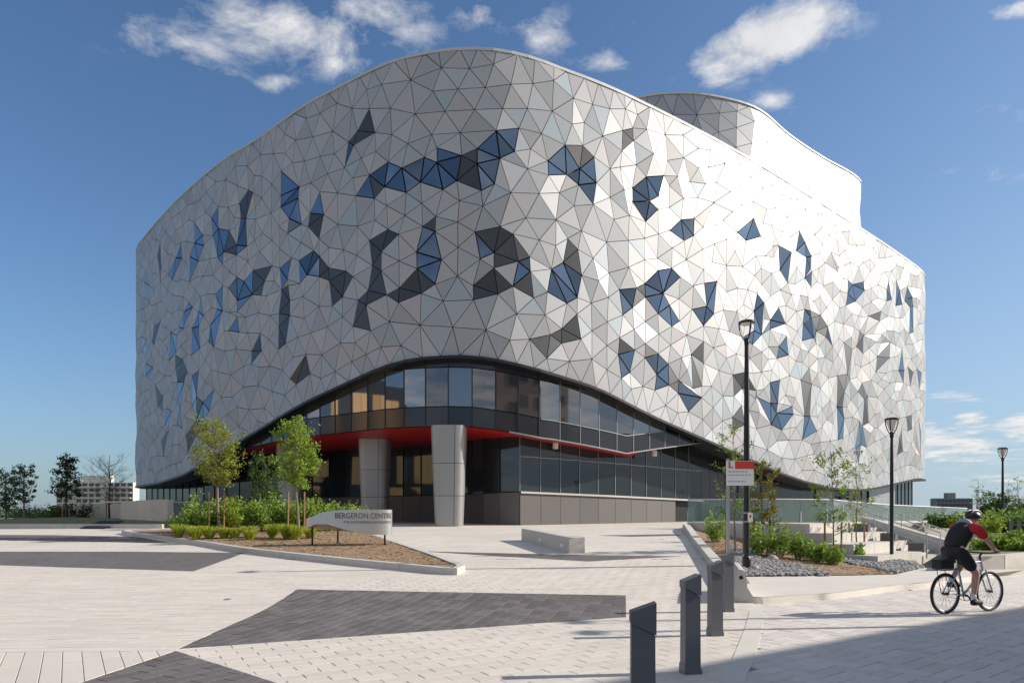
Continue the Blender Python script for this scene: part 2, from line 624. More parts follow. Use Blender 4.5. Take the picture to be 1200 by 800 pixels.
def edges_of(convex):
    if area2(convex) < 0:
        convex = convex[::-1]
    res = []
    for i in range(len(convex)):
        p, q = convex[i], convex[(i + 1) % len(convex)]
        a, b = q[1] - p[1], -(q[0] - p[0])     # outward normal of a counter-clockwise polygon
        res.append((a, b, a * p[0] + b * p[1]))
    return res


def inside_part(poly, convex):
    for a, b, c in edges_of(convex):
        poly = clip(poly, a, b, c)
        if len(poly) < 3:
            return []
    return poly


def outside_parts(poly, convex):
    q = inside_part(poly, convex)
    if len(q) < 3 or abs(area2(q)) < 1e-6:
        return [poly]
    res, rest = [], poly
    for a, b, c in edges_of(convex):
        o = clip(rest, -a, -b, -c)
        if len(o) >= 3 and abs(area2(o)) > 0.0008:
            res.append(o)
        rest = clip(rest, a, b, c)
        if len(rest) < 3:
            break
    return res


def shrink(poly, d):
    """inset a convex polygon"""
    if area2(poly) < 0:
        poly = poly[::-1]
    src = poly
    for i in range(len(src)):
        p, q = src[i], src[(i + 1) % len(src)]
        a, b = q[1] - p[1], -(q[0] - p[0])
        l = math.hypot(a, b)
        if l < 1e-6:
            continue
        a, b = a / l, b / l
        poly = clip(poly, a, b, a * p[0] + b * p[1] - d)
        if len(poly) < 3:
            return []
    return poly


def pip(x, y, poly):
    c = False
    n = len(poly)
    for i in range(n):
        (x1, y1), (x2, y2) = poly[i], poly[i - 1]
        if (y1 > y) != (y2 > y) and x < (x2 - x1) * (y - y1) / (y2 - y1) + x1:
            c = not c
    return c


def catmull(P, n=12, closed=False):
    out = []
    k = len(P)
    rng = range(k) if closed else range(k - 1)
    for i in rng:
        p0 = P[(i - 1) % k] if closed or i > 0 else P[i]
        p1, p2 = P[i], P[(i + 1) % k]
        p3 = P[(i + 2) % k] if closed or i + 2 < k else P[i + 1]
        for j in range(n):
            t = j / n
            out.append(tuple(0.5 * ((2 * b) + (-a + c) * t + (2 * a - 5 * b + 4 * c - d) * t * t + (-a + 3 * b - 3 * c + d) * t ** 3)
                             for a, b, c, d in zip(p0, p1, p2, p3)))
    if not closed:
        out.append(tuple(P[-1]))
    return out


class Path:
    """a plan curve walked by arc length; outward normal to the right of travel"""
    def __init__(s, pts):
        s.p = np.array(pts)[:, :2]
        d = np.hypot(*np.diff(s.p, axis=0).T)
        s.s = np.concatenate([[0], np.cumsum(d)])
        s.len = s.s[-1]

    def at(s, t):
        return Vector((float(np.interp(t, s.s, s.p[:, 0])), float(np.interp(t, s.s, s.p[:, 1]))))

    def nrm(s, t):
        a, b = s.at(max(0, t - 0.6)), s.at(min(s.len, t + 0.6))
        d = (b - a).normalized()
        return Vector((d.y, -d.x))
    
    def off(s, t, o):
        return s.at(t) + s.nrm(t) * o

    def find_px(s, px, lo=0.0, hi=None):
        hi = s.len if hi is None else hi
        for _ in range(50):
            m = (lo + hi) / 2
            p = s.at(m)
            if 600 + F * p.x / p.y < px:
                lo = m
            else:
                hi = m
        return (lo + hi) / 2


def interp(x, pts):
    return float(np.interp(x, [p[0] for p in pts], [p[1] for p in pts]))


# ================================================================== THE BUILDING
H_ROOF = 26.27
plan_front = [(-36.0, 66.0), (-34.6, 62.9), (-32.0, 59.7), (-26.2, 53.3), (-20.3, 47.5), (-16.8, 44.7), (-12.75, 41.2), (-10.4, 39.5), (-6.9, 37.2),
              (-4.5, 36.3), (-2.7, 36.0), (-0.9, 36.05), (0.9, 36.6), (2.6, 37.5), (7.0, 40.1), (16.1, 46.8), (30.1, 58.6), (38.2, 65.7), (41.6, 69.0), (43.0, 71.4)]
plan_back = [(43.4, 74.5), (42.0, 80), (30, 92), (0, 96), (-24, 88), (-34.5, 76), (-36.6, 70.5)]
loop_pts = catmull(plan_front + plan_back, 10, closed=True)
loop_pts.append(loop_pts[0])
FAC = Path(loop_pts)
nf = (len(plan_front) - 1) * 10
S_FRONT = float(FAC.s[nf])
# pixel columns of the front half
S_LO = min((600 + F * FAC.at(t).x / FAC.at(t).y, t) for t in np.linspace(0, 8, 200))[1]
S_HI = max((600 + F * FAC.at(t).x / FAC.at(t).y, t) for t in np.linspace(S_FRONT - 5, S_FRONT + 6, 200))[1]


def fac_s(px):
    return FAC.find_px(px, S_LO, S_HI)


def fac_sz(px, py):
    t = fac_s(px)
    return t, EYE + (HOR - py) / F * FAC.at(t).y


edge_px = [(158, 570), (187, 565), (215, 556), (244, 540), (289, 512), (330, 487), (352.5, 474), (390, 456), (450, 429), (480, 421), (499, 418.5), (550, 416.5),
           (587, 422), (625, 431), (662, 442), (700, 454.5), (750, 480), (777, 493), (834, 518), (875, 536), (912, 553), (944, 564), (974, 571), (1000, 573), (1019, 572.6),
           (1049, 566), (1075, 560)]
edge_sz = [fac_sz(*p) for p in edge_px]


def skin_bottom(t):
    if t < S_LO:
        return 4.5
    if t > S_HI + 1:
        return 5.7 + (4.5 - 5.7) * (t - S_HI - 1) / (FAC.len - S_HI - 1)
    return interp(t, edge_sz)


BLD = thing('engineering_building', (0, 55, 1.2),
            'large curved building clad in folded silver triangular panels with blue windows and red soffit', 'building')

# ------- digitised coloured panels: (kind, pixel outline)
W_, G_ = 'w', 'g'
SHAPES = [
 (W_, [(247.5,255),(256,242.5),(257,268),(249.5,276)]), (W_, [(249.5,276),(257,268),(268.7,270),(262.5,295),(259.5,308.7),(255,302)]),
 (G_, [(268.7,270),(278,287.3),(278,299),(262.5,295)]), (W_, [(281,255),(287.5,256),(288,288),(278,299),(278,287.3)]),
 (G_, [(292,223),(297,226),(287.5,256),(281,255),(279,237.5)]), (W_, [(229.5,261),(239,276),(239,287.5),(232.5,306),(221,330),(221,300),(228,285)]),
 (W_, [(211,284),(212,302.5),(201,328),(196,321),(206,302)]), (G_, [(187.5,282),(190,315),(188,330),(185,300)]),
 (W_, [(171,317),(175,335),(175,355),(169,330)]), (W_, [(269.5,337.5),(279,325),(287,330),(297.3,317),(295,345),(277,365),(277.5,352)]),
 (G_, [(297.3,317),(317.5,311),(311,330),(306,346),(295,345)]), (W_, [(262,335),(260,364),(252,407),(245.5,400),(245,381),(254,362),(254,345)]),
 (W_, [(235,347.5),(240,370),(232.5,382),(232.5,408),(225,416),(226,385),(232,365)]), (W_, [(220,354),(225,360),(216,385),(208.5,393),(209,383),(215,365)]),
 (W_, [(276.5,371),(278.7,389),(268.8,387.5)]), (G_, [(304,390),(306.7,411),(294.5,426),(294,411)]),
 (W_, [(201,389),(209,390),(205,412),(199,422),(195,409)]), (G_, [(205,416),(213,420.5),(218.7,435.6),(217,447),(209,448),(205,431.5)]),
 (W_, [(209,448),(217,447),(212,478),(212.7,501.6),(207,497.5),(209,470)]),
 (W_, [(225.6,440),(231.6,434),(232,464.5),(236.6,471),(250,456),(246,481),(238,494.7),(229.7,492),(224,475.5)]),
 (G_, [(229.7,492),(238,494.7),(218.7,529),(218,510)]), (G_, [(194,505.7),(197.6,505.7),(191,534.6),(189,516.7)]),
 (G_, [(183,450.7),(190.7,464.5),(190.7,481),(185.7,475.5)]), (G_, [(180,382),(187,376.5),(181.6,405),(179,401)]),
 (W_, [(195,478),(199.5,481),(197,503),(194,497.5)]), (W_, [(173,426),(178,430),(176,446),(172,440)]), (W_, [(166,394),(171,398),(170,418),(165.5,410)]),
 (W_, [(331,201),(350,219),(350,232.5),(352.5,262.5),(338,274),(339,256),(328,242.5),(328,229)]),
 (W_, [(375.5,225),(378,251),(362.5,249.5)]), (G_, [(362.5,249.5),(378,251),(374,280),(362,266)]),
 (G_, [(433,127.5),(438.7,155),(416,171),(407.5,166),(417.5,152.5)]), (W_, [(407.5,166),(416,171),(403,196)]),
 (W_, [(432.5,205),(437.5,232),(416,229)]), (G_, [(432.5,205),(450,219),(437.5,232)]),
 (W_, [(432.5,205),(455,190),(470,196),(497,184),(512.5,191),(512.5,174),(541,182.5),(535.5,212.5),(519,222.5),(492,213),(475,225),(450,219)]),
 (G_, [(541,182.5),(559,173),(559,192.5),(564,224),(535.5,212.5)]),
 (W_, [(559,173),(581,154),(609,149),(603,178),(586,185.5),(579.5,216),(564,224),(559,192.5)]),
 (W_, [(495,265),(510.5,272),(517,303.5),(510,333),(489,315),(488.5,296)]), (G_, [(511,254),(510.5,272),(495,265)]),
 (G_, [(489,315),(510,333),(494,344),(467.5,355),(454,346),(467.5,337)]), (G_, [(455,269),(468,275),(448,295.5),(432.5,281.5)]),
 (G_, [(432.5,281.5),(448,295.5),(447.5,317.5),(454,346),(430,358),(420,351.5),(432,340),(436,311)]),
 (G_, [(420,351.5),(430,358),(434.5,387.5),(414,382.5)]), (W_, [(366,293),(375,300.5),(376,325),(361,322.5),(352.5,332.5),(350,305)]),
 (G_, [(375,300.5),(386,314),(386,329),(376,325)]), (G_, [(386,314),(405,317.5),(414.5,324.5),(400,347.5),(390,359),(386,329)]),
 (W_, [(340,302),(337,327.5),(330,339.5),(327,314)]), (G_, [(327.5,367.3),(339.5,369.5),(335,402.5),(327.5,410),(326,382.5)]),
 (G_, [(330,339.5),(336,334),(339,352),(339.5,369.5),(327.5,367.3)]), (G_, [(359,415),(362.5,437.5),(346,450),(341,444)]),
 (G_, [(556.6,272),(586,265.3),(600.5,274.7),(621,300.6),(607,306.5),(579,313.5),(579,296)]), (W_, [(556.6,272),(579,296),(562.7,304)]),
 (W_, [(607,306.5),(621,300.6),(621,318.6),(600.5,336)]), (G_, [(621,318.6),(625.7,349),(600.5,336)]),
 (G_, [(579,313.5),(600.5,336),(583.6,344.5),(555,351),(554.4,334)]), (W_, [(660,307.4),(681,323),(676,349),(664,355.7),(640.5,342.7),(646.6,315)]),
 (G_, [(666,279),(677.4,292),(681,323),(660,307.4)]), (G_, [(621,397),(645.5,391.7),(658.5,385),(676,368),(681,397),(658.5,402),(640,420)]),
 (W_, [(661,171),(679.5,197.5),(679,216),(665,204),(642,206),(643,187.5)]), (G_, [(661,171),(682.5,171),(696,184),(679.5,197.5)]),
 (W_, [(679.5,197.5),(696,184),(699.5,214),(694.5,240),(679,216)]), (G_, [(731,152),(742.5,149.5),(742.5,165),(747,192.5),(728,177.5)]),
 (G_, [(727.5,195.5),(742,220),(742.5,236),(731,222.5)]),
 (W_, [(742,220),(757.5,207),(777.5,206),(771,230),(760.5,236),(770,246),(756,260),(742.5,236)]), (G_, [(777.5,206),(785,217),(771,230)]),
 (W_, [(785,270),(799,257),(815,255.5),(813,276),(801,282.5)]), (G_, [(815,255.5),(837.5,237),(848,258),(840,263),(836.6,286),(824,266),(813,276)]),
 (W_, [(863.6,272.5),(882.5,256),(892,277),(873,282.5)]), (G_, [(863.6,272.5),(873,282.5),(860,295)]), (W_, [(913.5,287),(926,296),(922.5,332),(915,316)]),
 (G_, [(904.5,265),(913.5,287),(906,289)]), (W_, [(935.6,271),(944,284),(950.5,300),(949,315),(942.3,326),(943.6,302),(933,294)]),
 (W_, [(951,318),(951.5,336),(942.3,326)]), (W_, [(824.6,332),(839,330),(836,368),(823.6,382),(812,362),(827,359)]),
 (W_, [(886,344),(894,355),(892.5,392),(881,404),(871,395),(882.5,387.5),(882.5,365)]), (W_, [(913,360),(922,379),(902.5,386),(902.5,375)]),
 (G_, [(892.5,392),(902.5,375),(902.5,386)]), (W_, [(921,394),(924,416),(912,419.5),(912,406)]),
 (W_, [(944,362),(949,364),(957.5,387.5),(957,402.5),(952.5,396),(941,399),(942,377.5)]), (G_, [(951,372.5),(961,369.5),(969,382.5),(967.5,395),(957.5,387.5)]),
 (W_, [(969,382.5),(974.5,406),(967.5,395)]), (G_, [(859,439),(872.5,436),(871,454.5),(861,464)]), (G_, [(874,436),(886,457.5),(888,465),(885,467.5),(871,454.5)]),
 (W_, [(902,448),(914,445),(910.5,472.5),(910,484),(929,476),(930,485),(915,504),(902.5,497.5),(888,465),(904,472.5)]),
 (G_, [(868,475),(872,497.5),(859,504),(858,489)]), (G_, [(949,431),(951,450),(949,487.5),(942.5,487.5),(940,445)]), (W_, [(942.5,487.5),(949,487.5),(956,505),(940,515)]),
 (W_, [(726,339),(745,337.5),(741,360.5),(730,369)]), (G_, [(745,337.5),(755,332.5),(757.5,347.5),(741,360.5)]),
 (W_, [(755,332.5),(771,317),(787.5,314),(796,325),(776,344),(757.5,347.5)]), (G_, [(771,302.5),(787.5,314),(771,317)]),
 (W_, [(757.5,347.5),(776,344),(785,357.5),(797.5,376),(787.5,382.5),(770,367.5)]), (G_, [(725,396),(744,410),(725,415)]),
 (W_, [(725,415),(744,410),(739,436),(728,443)]), (G_, [(755,403),(772.5,414),(755,419)]), (W_, [(755,419),(772.5,414),(784.5,426),(785,451),(768,457),(769,439)]),
 (G_, [(784.5,426),(796,445.5),(795.3,460.5),(785,451)]), (W_, [(796,445.5),(822,466),(808,482),(795.3,460.5)]),
 (G_, [(824,400),(825.5,425),(822.5,452.5),(812.5,455),(811,415)]), (G_, [(974,296),(983,313),(982,318),(967,308)]),
 (W_, [(993.6,328),(1000,333),(1013,330),(1013,340),(1002,353),(991,358.4),(992.4,344)]), (G_, [(1013,330),(1019.6,318),(1020,338),(1013,340)]),
 (W_, [(1042,328),(1044.4,351),(1038,353),(1038,340)]), (W_, [(1051,329),(1055,340),(1056.4,357),(1050.4,358)]),
 (W_, [(1062,336),(1068,348),(1071,358),(1071,389),(1065,391),(1067,360),(1061,352)]), (G_, [(1031.6,365),(1031,376),(1011,393),(1012.4,414),(1004,406),(1007,388),(1019,370)]),
 (G_, [(1044,401),(1042,419),(1025,436),(1026.6,418)]), (G_, [(990,401),(998.5,409),(995,445),(993,438)]), (G_, [(993,438),(995,445),(989,459),(988.4,477),(982,476),(982.7,440)]),
 (W_, [(988.4,477),(990.6,490),(988,513),(982,515),(982,476)]), (G_, [(1010,448.6),(1017.6,464),(1018.7,495),(1011.5,499),(1012,468),(1004,459)]),
 (W_, [(1006,492.5),(1011.5,499),(1016.5,524),(1010,520.6),(1005,544),(1002.5,524)]), (W_, [(1056.6,409),(1060,434),(1059,448.6),(1053,434)]),
 (G_, [(1064,429.5),(1070,436),(1068,452)]), (W_, [(1074,432),(1079,437),(1078,456)]), (G_, [(1068.7,486),(1068,502.6),(1064,505),(1063,488)]),
 (G_, [(1057.5,501.5),(1058,528.5),(1052.5,533),(1053,513)]), (W_, [(1076,490),(1079,506),(1078,535)]),
]
R_PANEL = random.Random(3)


def facade(path, s0, s1, zb, zt, shapes, parent_parts, spacing, relief, hide_test, max_panels, pm='panel'):
    """triangulated folded skin over a curved wall; fills parent_parts with panel objects"""
    P, keep, edges, kinds = [], [], [], []

    def pt(s, z, tol=0.22):
        for i, q in enumerate(P):
            if abs(q[0] - s) < tol and abs(q[1] - z) < tol:
                return i
        P.append((s, z))
        return len(P) - 1
    polys = []
    for kind, px in shapes:
        sz = [fac_sz(*p) for p in px]
        ids = [pt(*q) for q in sz]
        ids = [a for a, b in zip(ids, ids[1:] + ids[:1]) if a != b]
        if len(set(ids)) < 3:
            continue
        for a, b in zip(ids, ids[1:] + ids[:1]):
            edges.append((a, b))
        polys.append((kind, [P[i] for i in ids]))
    # rim points
    nb = max(2, int((s1 - s0) / (spacing * 0.92)))
    rb, rt = [], []
    for i in range(nb + 1):
        s = s0 + (s1 - s0) * i / nb
        rb.append(len(P)); P.append((s, zb(s)))
        rt.append(len(P)); P.append((s + (0 if i in (0, nb) else R_PANEL.uniform(-.3, .3)), zt))
    for a, b in zip(rb, rb[1:]):
        edges.append((a, b))
    for a, b in zip(rt, rt[1:]):
        edges.append((a, b))
    # scatter
    grid = {}
    cell = spacing

    def put(i):
        s, z = P[i]
        grid.setdefault((int(s / cell), int(z / cell)), []).append(i)
    nfix = len(P)
    for i in range(nfix):
        put(i)
    tries = int((s1 - s0) * (zt - 3) * 22)
    for _ in range(tries):
        s = R_PANEL.uniform(s0 + .4, s1 - .4)
        z = R_PANEL.uniform(3.5, zt - .6)
        if z < zb(s) + .5:
            continue
        ok = True
        for gi in range(int(s / cell) - 1, int(s / cell) + 2):
            for gj in range(int(z / cell) - 1, int(z / cell) + 2):
                for k in grid.get((gi, gj), ()):
                    q = P[k]
                    lim = spacing if k >= nfix else spacing * 0.8
                    if (q[0] - s) ** 2 + (q[1] - z) ** 2 < lim * lim:
                        ok = False
                        break
                if not ok:
                    break
            if not ok:
                break
        if ok and any(pip(s, z, p) for _, p in polys):
            ok = False
        if ok:
            P.append((s, z))
            put(len(P) - 1)
    for _ in range(3):                      # even the spacing out
        vs, es, fs, ov, _, _ = delaunay_2d_cdt([Vector(p) for p in P], edges, [], 0, 1e-4)
        nb_ = [set() for _ in vs]
        for f in fs:
            for a in f:
                nb_[a].update(f)
        for i, src in enumerate(ov):
            for k in src:
                if k >= nfix:
                    q = [vs[m] for m in nb_[i] if m != i]
                    ax_ = sum(v.x for v in q) / len(q) * .75 + P[k][0] * .25
                    az_ = sum(v.y for v in q) / len(q) * .75 + P[k][1] * .25
                    if az_ > zb(ax_) + .45 and az_ < zt - .4 and not any(pip(ax_, az_, p) for _, p in polys):
                        P[k] = (ax_, az_)
    vs, es, fs, _, _, _ = delaunay_2d_cdt([Vector(p) for p in P], edges, [], 0, 1e-4)
    off = [0.0] * len(vs)
    rr = random.Random(11)
    for i, v in enumerate(vs):
        off[i] = rr.uniform(-relief, relief)
        if abs(v.y - zt) < .02 or abs(v.y - zb(v.x)) < .05:
            off[i] *= 0.2

    def w3(i, extra=0.0):
        v = vs[i]
        p = path.off(v.x, off[i] + extra)
        return Vector((p.x, p.y, v.y))
    out = []
    for f in fs:
        if len(f) != 3:
            continue
        c = (vs[f[0]] + vs[f[1]] + vs[f[2]]) / 3
        if c.y < zb(c.x) + 0.02 or c.y > zt or c.x < s0 or c.x > s1:
            continue
        kind = 'p'
        for k, p in polys:
            if pip(c.x, c.y, p):
                kind = k
                break
        a, b, d = (w3(i) for i in f)
        n = (b - a).cross(d - a)
        if n.length < 0.03:
            continue
        n.normalize()
        pn = path.nrm(c.x)
        if n.x * pn.x + n.y * pn.y < 0:
            b, d = d, b
            n = -n
        ctr = (a + b + d) / 3
        vis = n.dot(Vector((0, 0, EYE)) - ctr) > 0 and not hide_test(c.x)
        pxs = [(600 + F * q.x / q.y, HOR - F * (q.z - EYE) / q.y) for q in (a, b, d)]
        sz = abs(area2(pxs)) if vis else 0
        out.append((sz, kind, a, b, d, n))
    out.sort(key=lambda t: -t[0])
    buckets = {'p': 0, 'w': 0, 'g': 0}
    rest = {'p': MB(), 'w': MB(), 'g': MB()}
    nm = {'p': 'facade_panel', 'w': 'facade_window', 'g': 'dark_panel'}
    mt = {'p': M[pm], 'w': M['window'], 'g': M['dark_panel']}
    for sz, kind, a, b, d, n in out:
        la, lb, lc = (b - d).length, (d - a).length, (a - b).length
        inc = (a * la + b * lb + d * lc) / (la + lb + lc)
        r = 2 * (((b - a).cross(d - a)).length / 2) / (la + lb + lc)
        gap = {'p': 0.018, 'w': 0.040, 'g': 0.022}[kind]
        k = max(0.35, 1 - gap / max(r, 0.05))
        tri = [inc + (q - inc) * k for q in (a, b, d)]
        back = [q - n * 0.07 for q in tri]
        mb = MB() if buckets[kind] < max_panels and sz > 3 else rest[kind]
        mb.add(tri + back, [(0, 1, 2), (0, 3, 4, 1), (1, 4, 5, 2), (2, 5, 3, 0)])
        if mb is not rest[kind]:
            buckets[kind] += 1
            mb.build(nm[kind], mt[kind], parent_parts)
    for k, mb in rest.items():
        if mb.f:
            tag(mb.build(nm[k] + 's', mt[k], parent_parts), kind='stuff')
    print('facade', buckets, len(out))


def wall_strip(path, s0, s1, step, off, zb, zt, name, m, parent):
    mb = MB()
    n = max(2, int((s1 - s0) / step))
    vs = []
    for i in range(n + 1):
        s = s0 + (s1 - s0) * i / n
        p = path.off(s, off)
        vs += [(p.x, p.y, zb(s)), (p.x, p.y, zt)]
    mb.add(vs, [(2 * i, 2 * i + 2, 2 * i + 3, 2 * i + 1) for i in range(n)])
    return mb.build(name, m, parent)


skin = wall_strip(FAC, 0, FAC.len, 0.7, -0.20, skin_bottom, H_ROOF - .05, 'skin', M['joint'], BLD)
facade(FAC, 0.0, FAC.len, skin_bottom, H_ROOF - 0.02, SHAPES, skin, 1.10, 0.10, lambda s: s > S_HI + 2, 300)

# roof, coping, edge trim
mb = MB()
ring = [FAC.off(s, -0.6) for s in np.linspace(0, FAC.len, 160)[:-1]]
mb.add([(p.x, p.y, H_ROOF - 0.35) for p in ring], [tuple(range(len(ring)))])
mb.build('roof', M['concrete'], BLD)
mb = MB()
n = 220
prof = [(0.028, -0.10), (0.028, 0.06), (-0.55, 0.06), (-0.55, -0.40)]
for i in range(n):
    s = FAC.len * i / n
    for o, z in prof:
        p = FAC.off(s, o)
        mb.v.append((p.x, p.y, H_ROOF + z))
for i in range(n):
    for j in range(3):
        a, b = i * 4 + j, ((i + 1) % n) * 4 + j
        mb.f.append((a, b, b + 1, a + 1)); mb.m.append(0)
mb.build('coping', M['coping'], BLD)
mb = MB()
vs = []
n = 200
for i in range(n + 1):
    s = FAC.len * i / n
    z = skin_bottom(s)
    a, b, c = FAC.off(s, 0.10), FAC.off(s, 0.10), FAC.off(s, -1.5)
    vs += [(a.x, a.y, z + 0.02), (b.x, b.y, z - 0.13), (c.x, c.y, z - 0.13)]
mb.add(vs, [(3 * i + j, 3 * i + j + 1, 3 * i + 4 + j, 3 * i + 3 + j) for i in range(n) for j in (0, 1)])
mb.build('edge_trim', M['mullion_dark'], BLD)

# ------- upper glazed band under the skin
band_px = [(283, 523), (330, 513), (383, 507), (440, 501), (505, 498), (545, 498), (589, 503), (640, 512), (656, 514), (700, 522), (742, 530.5), (778, 525), (827, 518.5), (836, 517)]
band_sz = [fac_sz(*p) for p in band_px]
B0, B1 = band_sz[0][0], band_sz[-1][0]
band_z = lambda s: interp(s, band_sz)
OFF_B = -0.55
npane = int((B1 - B0) / 1.40)
band = thing  # placeholder name, replaced below
mbb = wall_strip(FAC, B0 - 1, B1 + .5, 0.7, OFF_B - 0.35, lambda s: band_z(s) + .05, 11.5, 'glazing_band', M['mullion_dark'], BLD)


def quad_pane(path, s0, s1, off, z00, z01, z10, z11, name, m, parent, th=0.03):
    """pane between s0 and s1; bottoms z00/z01, tops z10/z11"""
    a, b = path.off(s0, off), path.off(s1, off)
    d = (b - a).normalized()
    nn = Vector((d.y, -d.x)) * th
    vs = [(a.x, a.y, z00), (b.x, b.y, z01), (b.x, b.y, z11), (a.x, a.y, z10)]
    vs += [(a.x - nn.x, a.y - nn.y, z00), (b.x - nn.x, b.y - nn.y, z01), (b.x - nn.x, b.y - nn.y, z11), (a.x - nn.x, a.y - nn.y, z10)]
    mb = MB()
    mb.add(vs, [(0, 1, 2, 3), (0, 3, 7, 4), (1, 5, 6, 2), (3, 2, 6, 7), (0, 4, 5, 1)])
    return mb.build(name, m, parent)


def mullion_bar(path, s, off, z0, z1, w, dep, m, parent, name='mullion'):
    p = path.off(s, off + dep / 2)
    nr = path.nrm(s)
    mb = MB()
    mb.box((p.x, p.y, (z0 + z1) / 2), (w, dep, max(.05, z1 - z0)), math.atan2(nr.y, nr.x) + PI / 2)
    return mb.build(name, m, parent)


for i in range(npane + 1):
    s0 = B0 + (B1 - B0) * i / (npane + 1)
    s1 = B0 + (B1 - B0) * (i + 1) / (npane + 1)
    a, b = s0 + 0.02, s1 - 0.02
    p = FAC.at(s0)
    px = 600 + F * p.x / p.y
    head0, head1 = skin_bottom(a) - 0.1, skin_bottom(b) - 0.1
    zb0, zb1 = band_z(a), band_z(b)
    bright = 480 < px < 640
    # spandrel, vision pane, head panel
    sp0, sp1 = zb0 + 1.05, zb1 + 1.05
    if px > 690:
        sp0, sp1 = min(sp0, head0 - .1), min(sp1, head1 - .1)
    if min(head0 - zb0, head1 - zb1) > 0.25:
        quad_pane(FAC, a, b, OFF_B, zb0 + .03, zb1 + .03, min(sp0, head0), min(sp1, head1), 'spandrel_pane', M['spandrel'], mbb)
    if head0 - sp0 > 0.3 or head1 - sp1 > 0.3:
        vt0, vt1 = max(sp0 + .08, min(head0 + .3, sp0 + 2.1)), max(sp1 + .08, min(head1 + .3, sp1 + 2.1))
        quad_pane(FAC, a, b, OFF_B, sp0 + .05, sp1 + .05, vt0, vt1, 'vision_pane', M['vision'], mbb)
        if head0 - vt0 > 0.15 or head1 - vt1 > .15:
            quad_pane(FAC, a, b, OFF_B, vt0 + .05, vt1 + .05, max(vt0 + .06, head0 + .3), max(vt1 + .06, head1 + .3), 'head_panel', M['spandrel'], mbb)
    light = px > 640
    mullion_bar(FAC, s0, OFF_B - .02, zb0, max(head0, zb0 + .1), 0.035 if light else 0.06, 0.05, M['mullion'] if light else M['mullion_dark'], mbb)
# light bottom rail of the band and transom
mb = MB()
for zz, h in ((0.0, 0.07), (1.05, 0.05)):
    n = 90
    vs = []
    s_a = fac_s(600 if zz == 0 else 640)
    s_b = B1 if zz == 0 else fac_s(785)
    for i in range(n + 1):
        s = s_a + (s_b - s_a) * i / n
        p = FAC.off(s, OFF_B + 0.04)
        q = FAC.off(s, OFF_B - 0.2)
        z = band_z(s) + zz - 0.02
        vs += [(p.x, p.y, z), (p.x, p.y, z + h), (q.x, q.y, z)]
    mb.add(vs, [(3 * i, 3 * i + 3, 3 * i + 4, 3 * i + 1) for i in range(n)] + [(3 * i, 3 * i + 2, 3 * i + 5, 3 * i + 3) for i in range(n)])
mb.build('rail', M['mullion'], mbb)

# ------- ground floor wall (recessed)
wall_pts = [(-35.9, 66.9), (-25.2, 56.2), (-16.9, 51), (-12, 48.6), (-8.2, 47), (-3.2, 43.6), (-1.25, 40.4), (0.43, 38.7),
            (5.8, 42.0), (14.7, 48.6), (19.7, 52.0), (29.3, 59.5), (37.3, 66.4), (41.0, 69.9), (42.2, 72.2), (42.3, 75)]
dense = []
for a, b in zip(wall_pts, wall_pts[1:]):
    k = max(1, int(math.hypot(b[0] - a[0], b[1] - a[1]) / 1.0))
    dense += [(a[0] + (b[0] - a[0]) * i / k, a[1] + (b[1] - a[1]) * i / k) for i in range(k)]
dense.append(wall_pts[-1])
GW = Path(dense)
wall_s = [float(np.interp(math.hypot(0, 0), [0], [0]))]
cum = [0.0]
for a, b in zip(wall_pts, wall_pts[1:]):
    cum.append(cum[-1] + math.hypot(b[0] - a[0], b[1] - a[1]))


class Poly(Path):
    def nrm(s, t):
        i = min(len(cum) - 2, max(0, int(np.searchsorted(cum, t, side='right') - 1)))
        a, b = wall_pts[i], wall_pts[i + 1]
        l = math.hypot(b[0] - a[0], b[1] - a[1])
        return Vector(((b[1] - a[1]) / l, -(b[0] - a[0]) / l))


GW = Poly(dense)
GFLOOR = wall_strip(GW, 0.01, GW.len - .01, 0.5, -0.25, lambda s: 0.3, 6.6, 'ground_floor', M['mullion_dark'], BLD)
S_C = cum[7]                     # the corner right of the front column
S_G1 = S_C + 15.5                # end of the windows over granite
sill_z = lambda s: 3.05 - 0.017 * max(0, s - S_C)
soff_z = lambda s: interp(s, [(0, 5.2), (cum[2], 6.4), (S_C, 6.0), (S_C + 6, 5.5), (S_C + 9, 5.3), (S_C + 13, 6.2), (S_C + 40, 6.2)])
# right wing: granite, sill, two rows of panes
k = 11
for i in range(k):
    s0, s1 = S_C + (S_G1 - S_C) * i / k, S_C + (S_G1 - S_C) * (i + 1) / k
    a, b = s0 + 0.012, s1 - 0.012
    if i < 9:
        quad_pane(GW, a, b, 0.06, 0.6, 0.6, sill_z(a) - .13, sill_z(b) - .13, 'granite_panel', M['granite'], GFLOOR, 0.1)
    t0 = sill_z(s0) + 1.95
    quad_pane(GW, a, b, 0.0, sill_z(a), sill_z(b), t0, t0, 'glass_pane', M['glass'], GFLOOR)
    quad_pane(GW, a, b, 0.0, t0 + .05, t0 + .05, 6.5, 6.5, 'glass_pane', M['glass'], GFLOOR)
    mullion_bar(GW, s0 + .001, -0.02, sill_z(s0), 6.4, 0.035, 0.06, M['mullion'], GFLOOR)
mb = MB()
for i in range(31):
    s = S_C + .001 + (S_G1 - S_C - .002) * i / 30
    z = sill_z(s)
    a, b = GW.off(s, 0.16), GW.off(s, -0.1)
    mb.v += [(a.x, a.y, z - .11), (a.x, a.y, z), (b.x, b.y, z), (b.x, b.y, z - .11)]
for i in range(30):
    for j in range(4):
        a, b = 4 * i + j, 4 * i + (j + 1) % 4
        mb.f.append((a, a + 4, b + 4, b)); mb.m.append(0)
mb.build('sill', M['sill'], GFLOOR)
mb = MB()
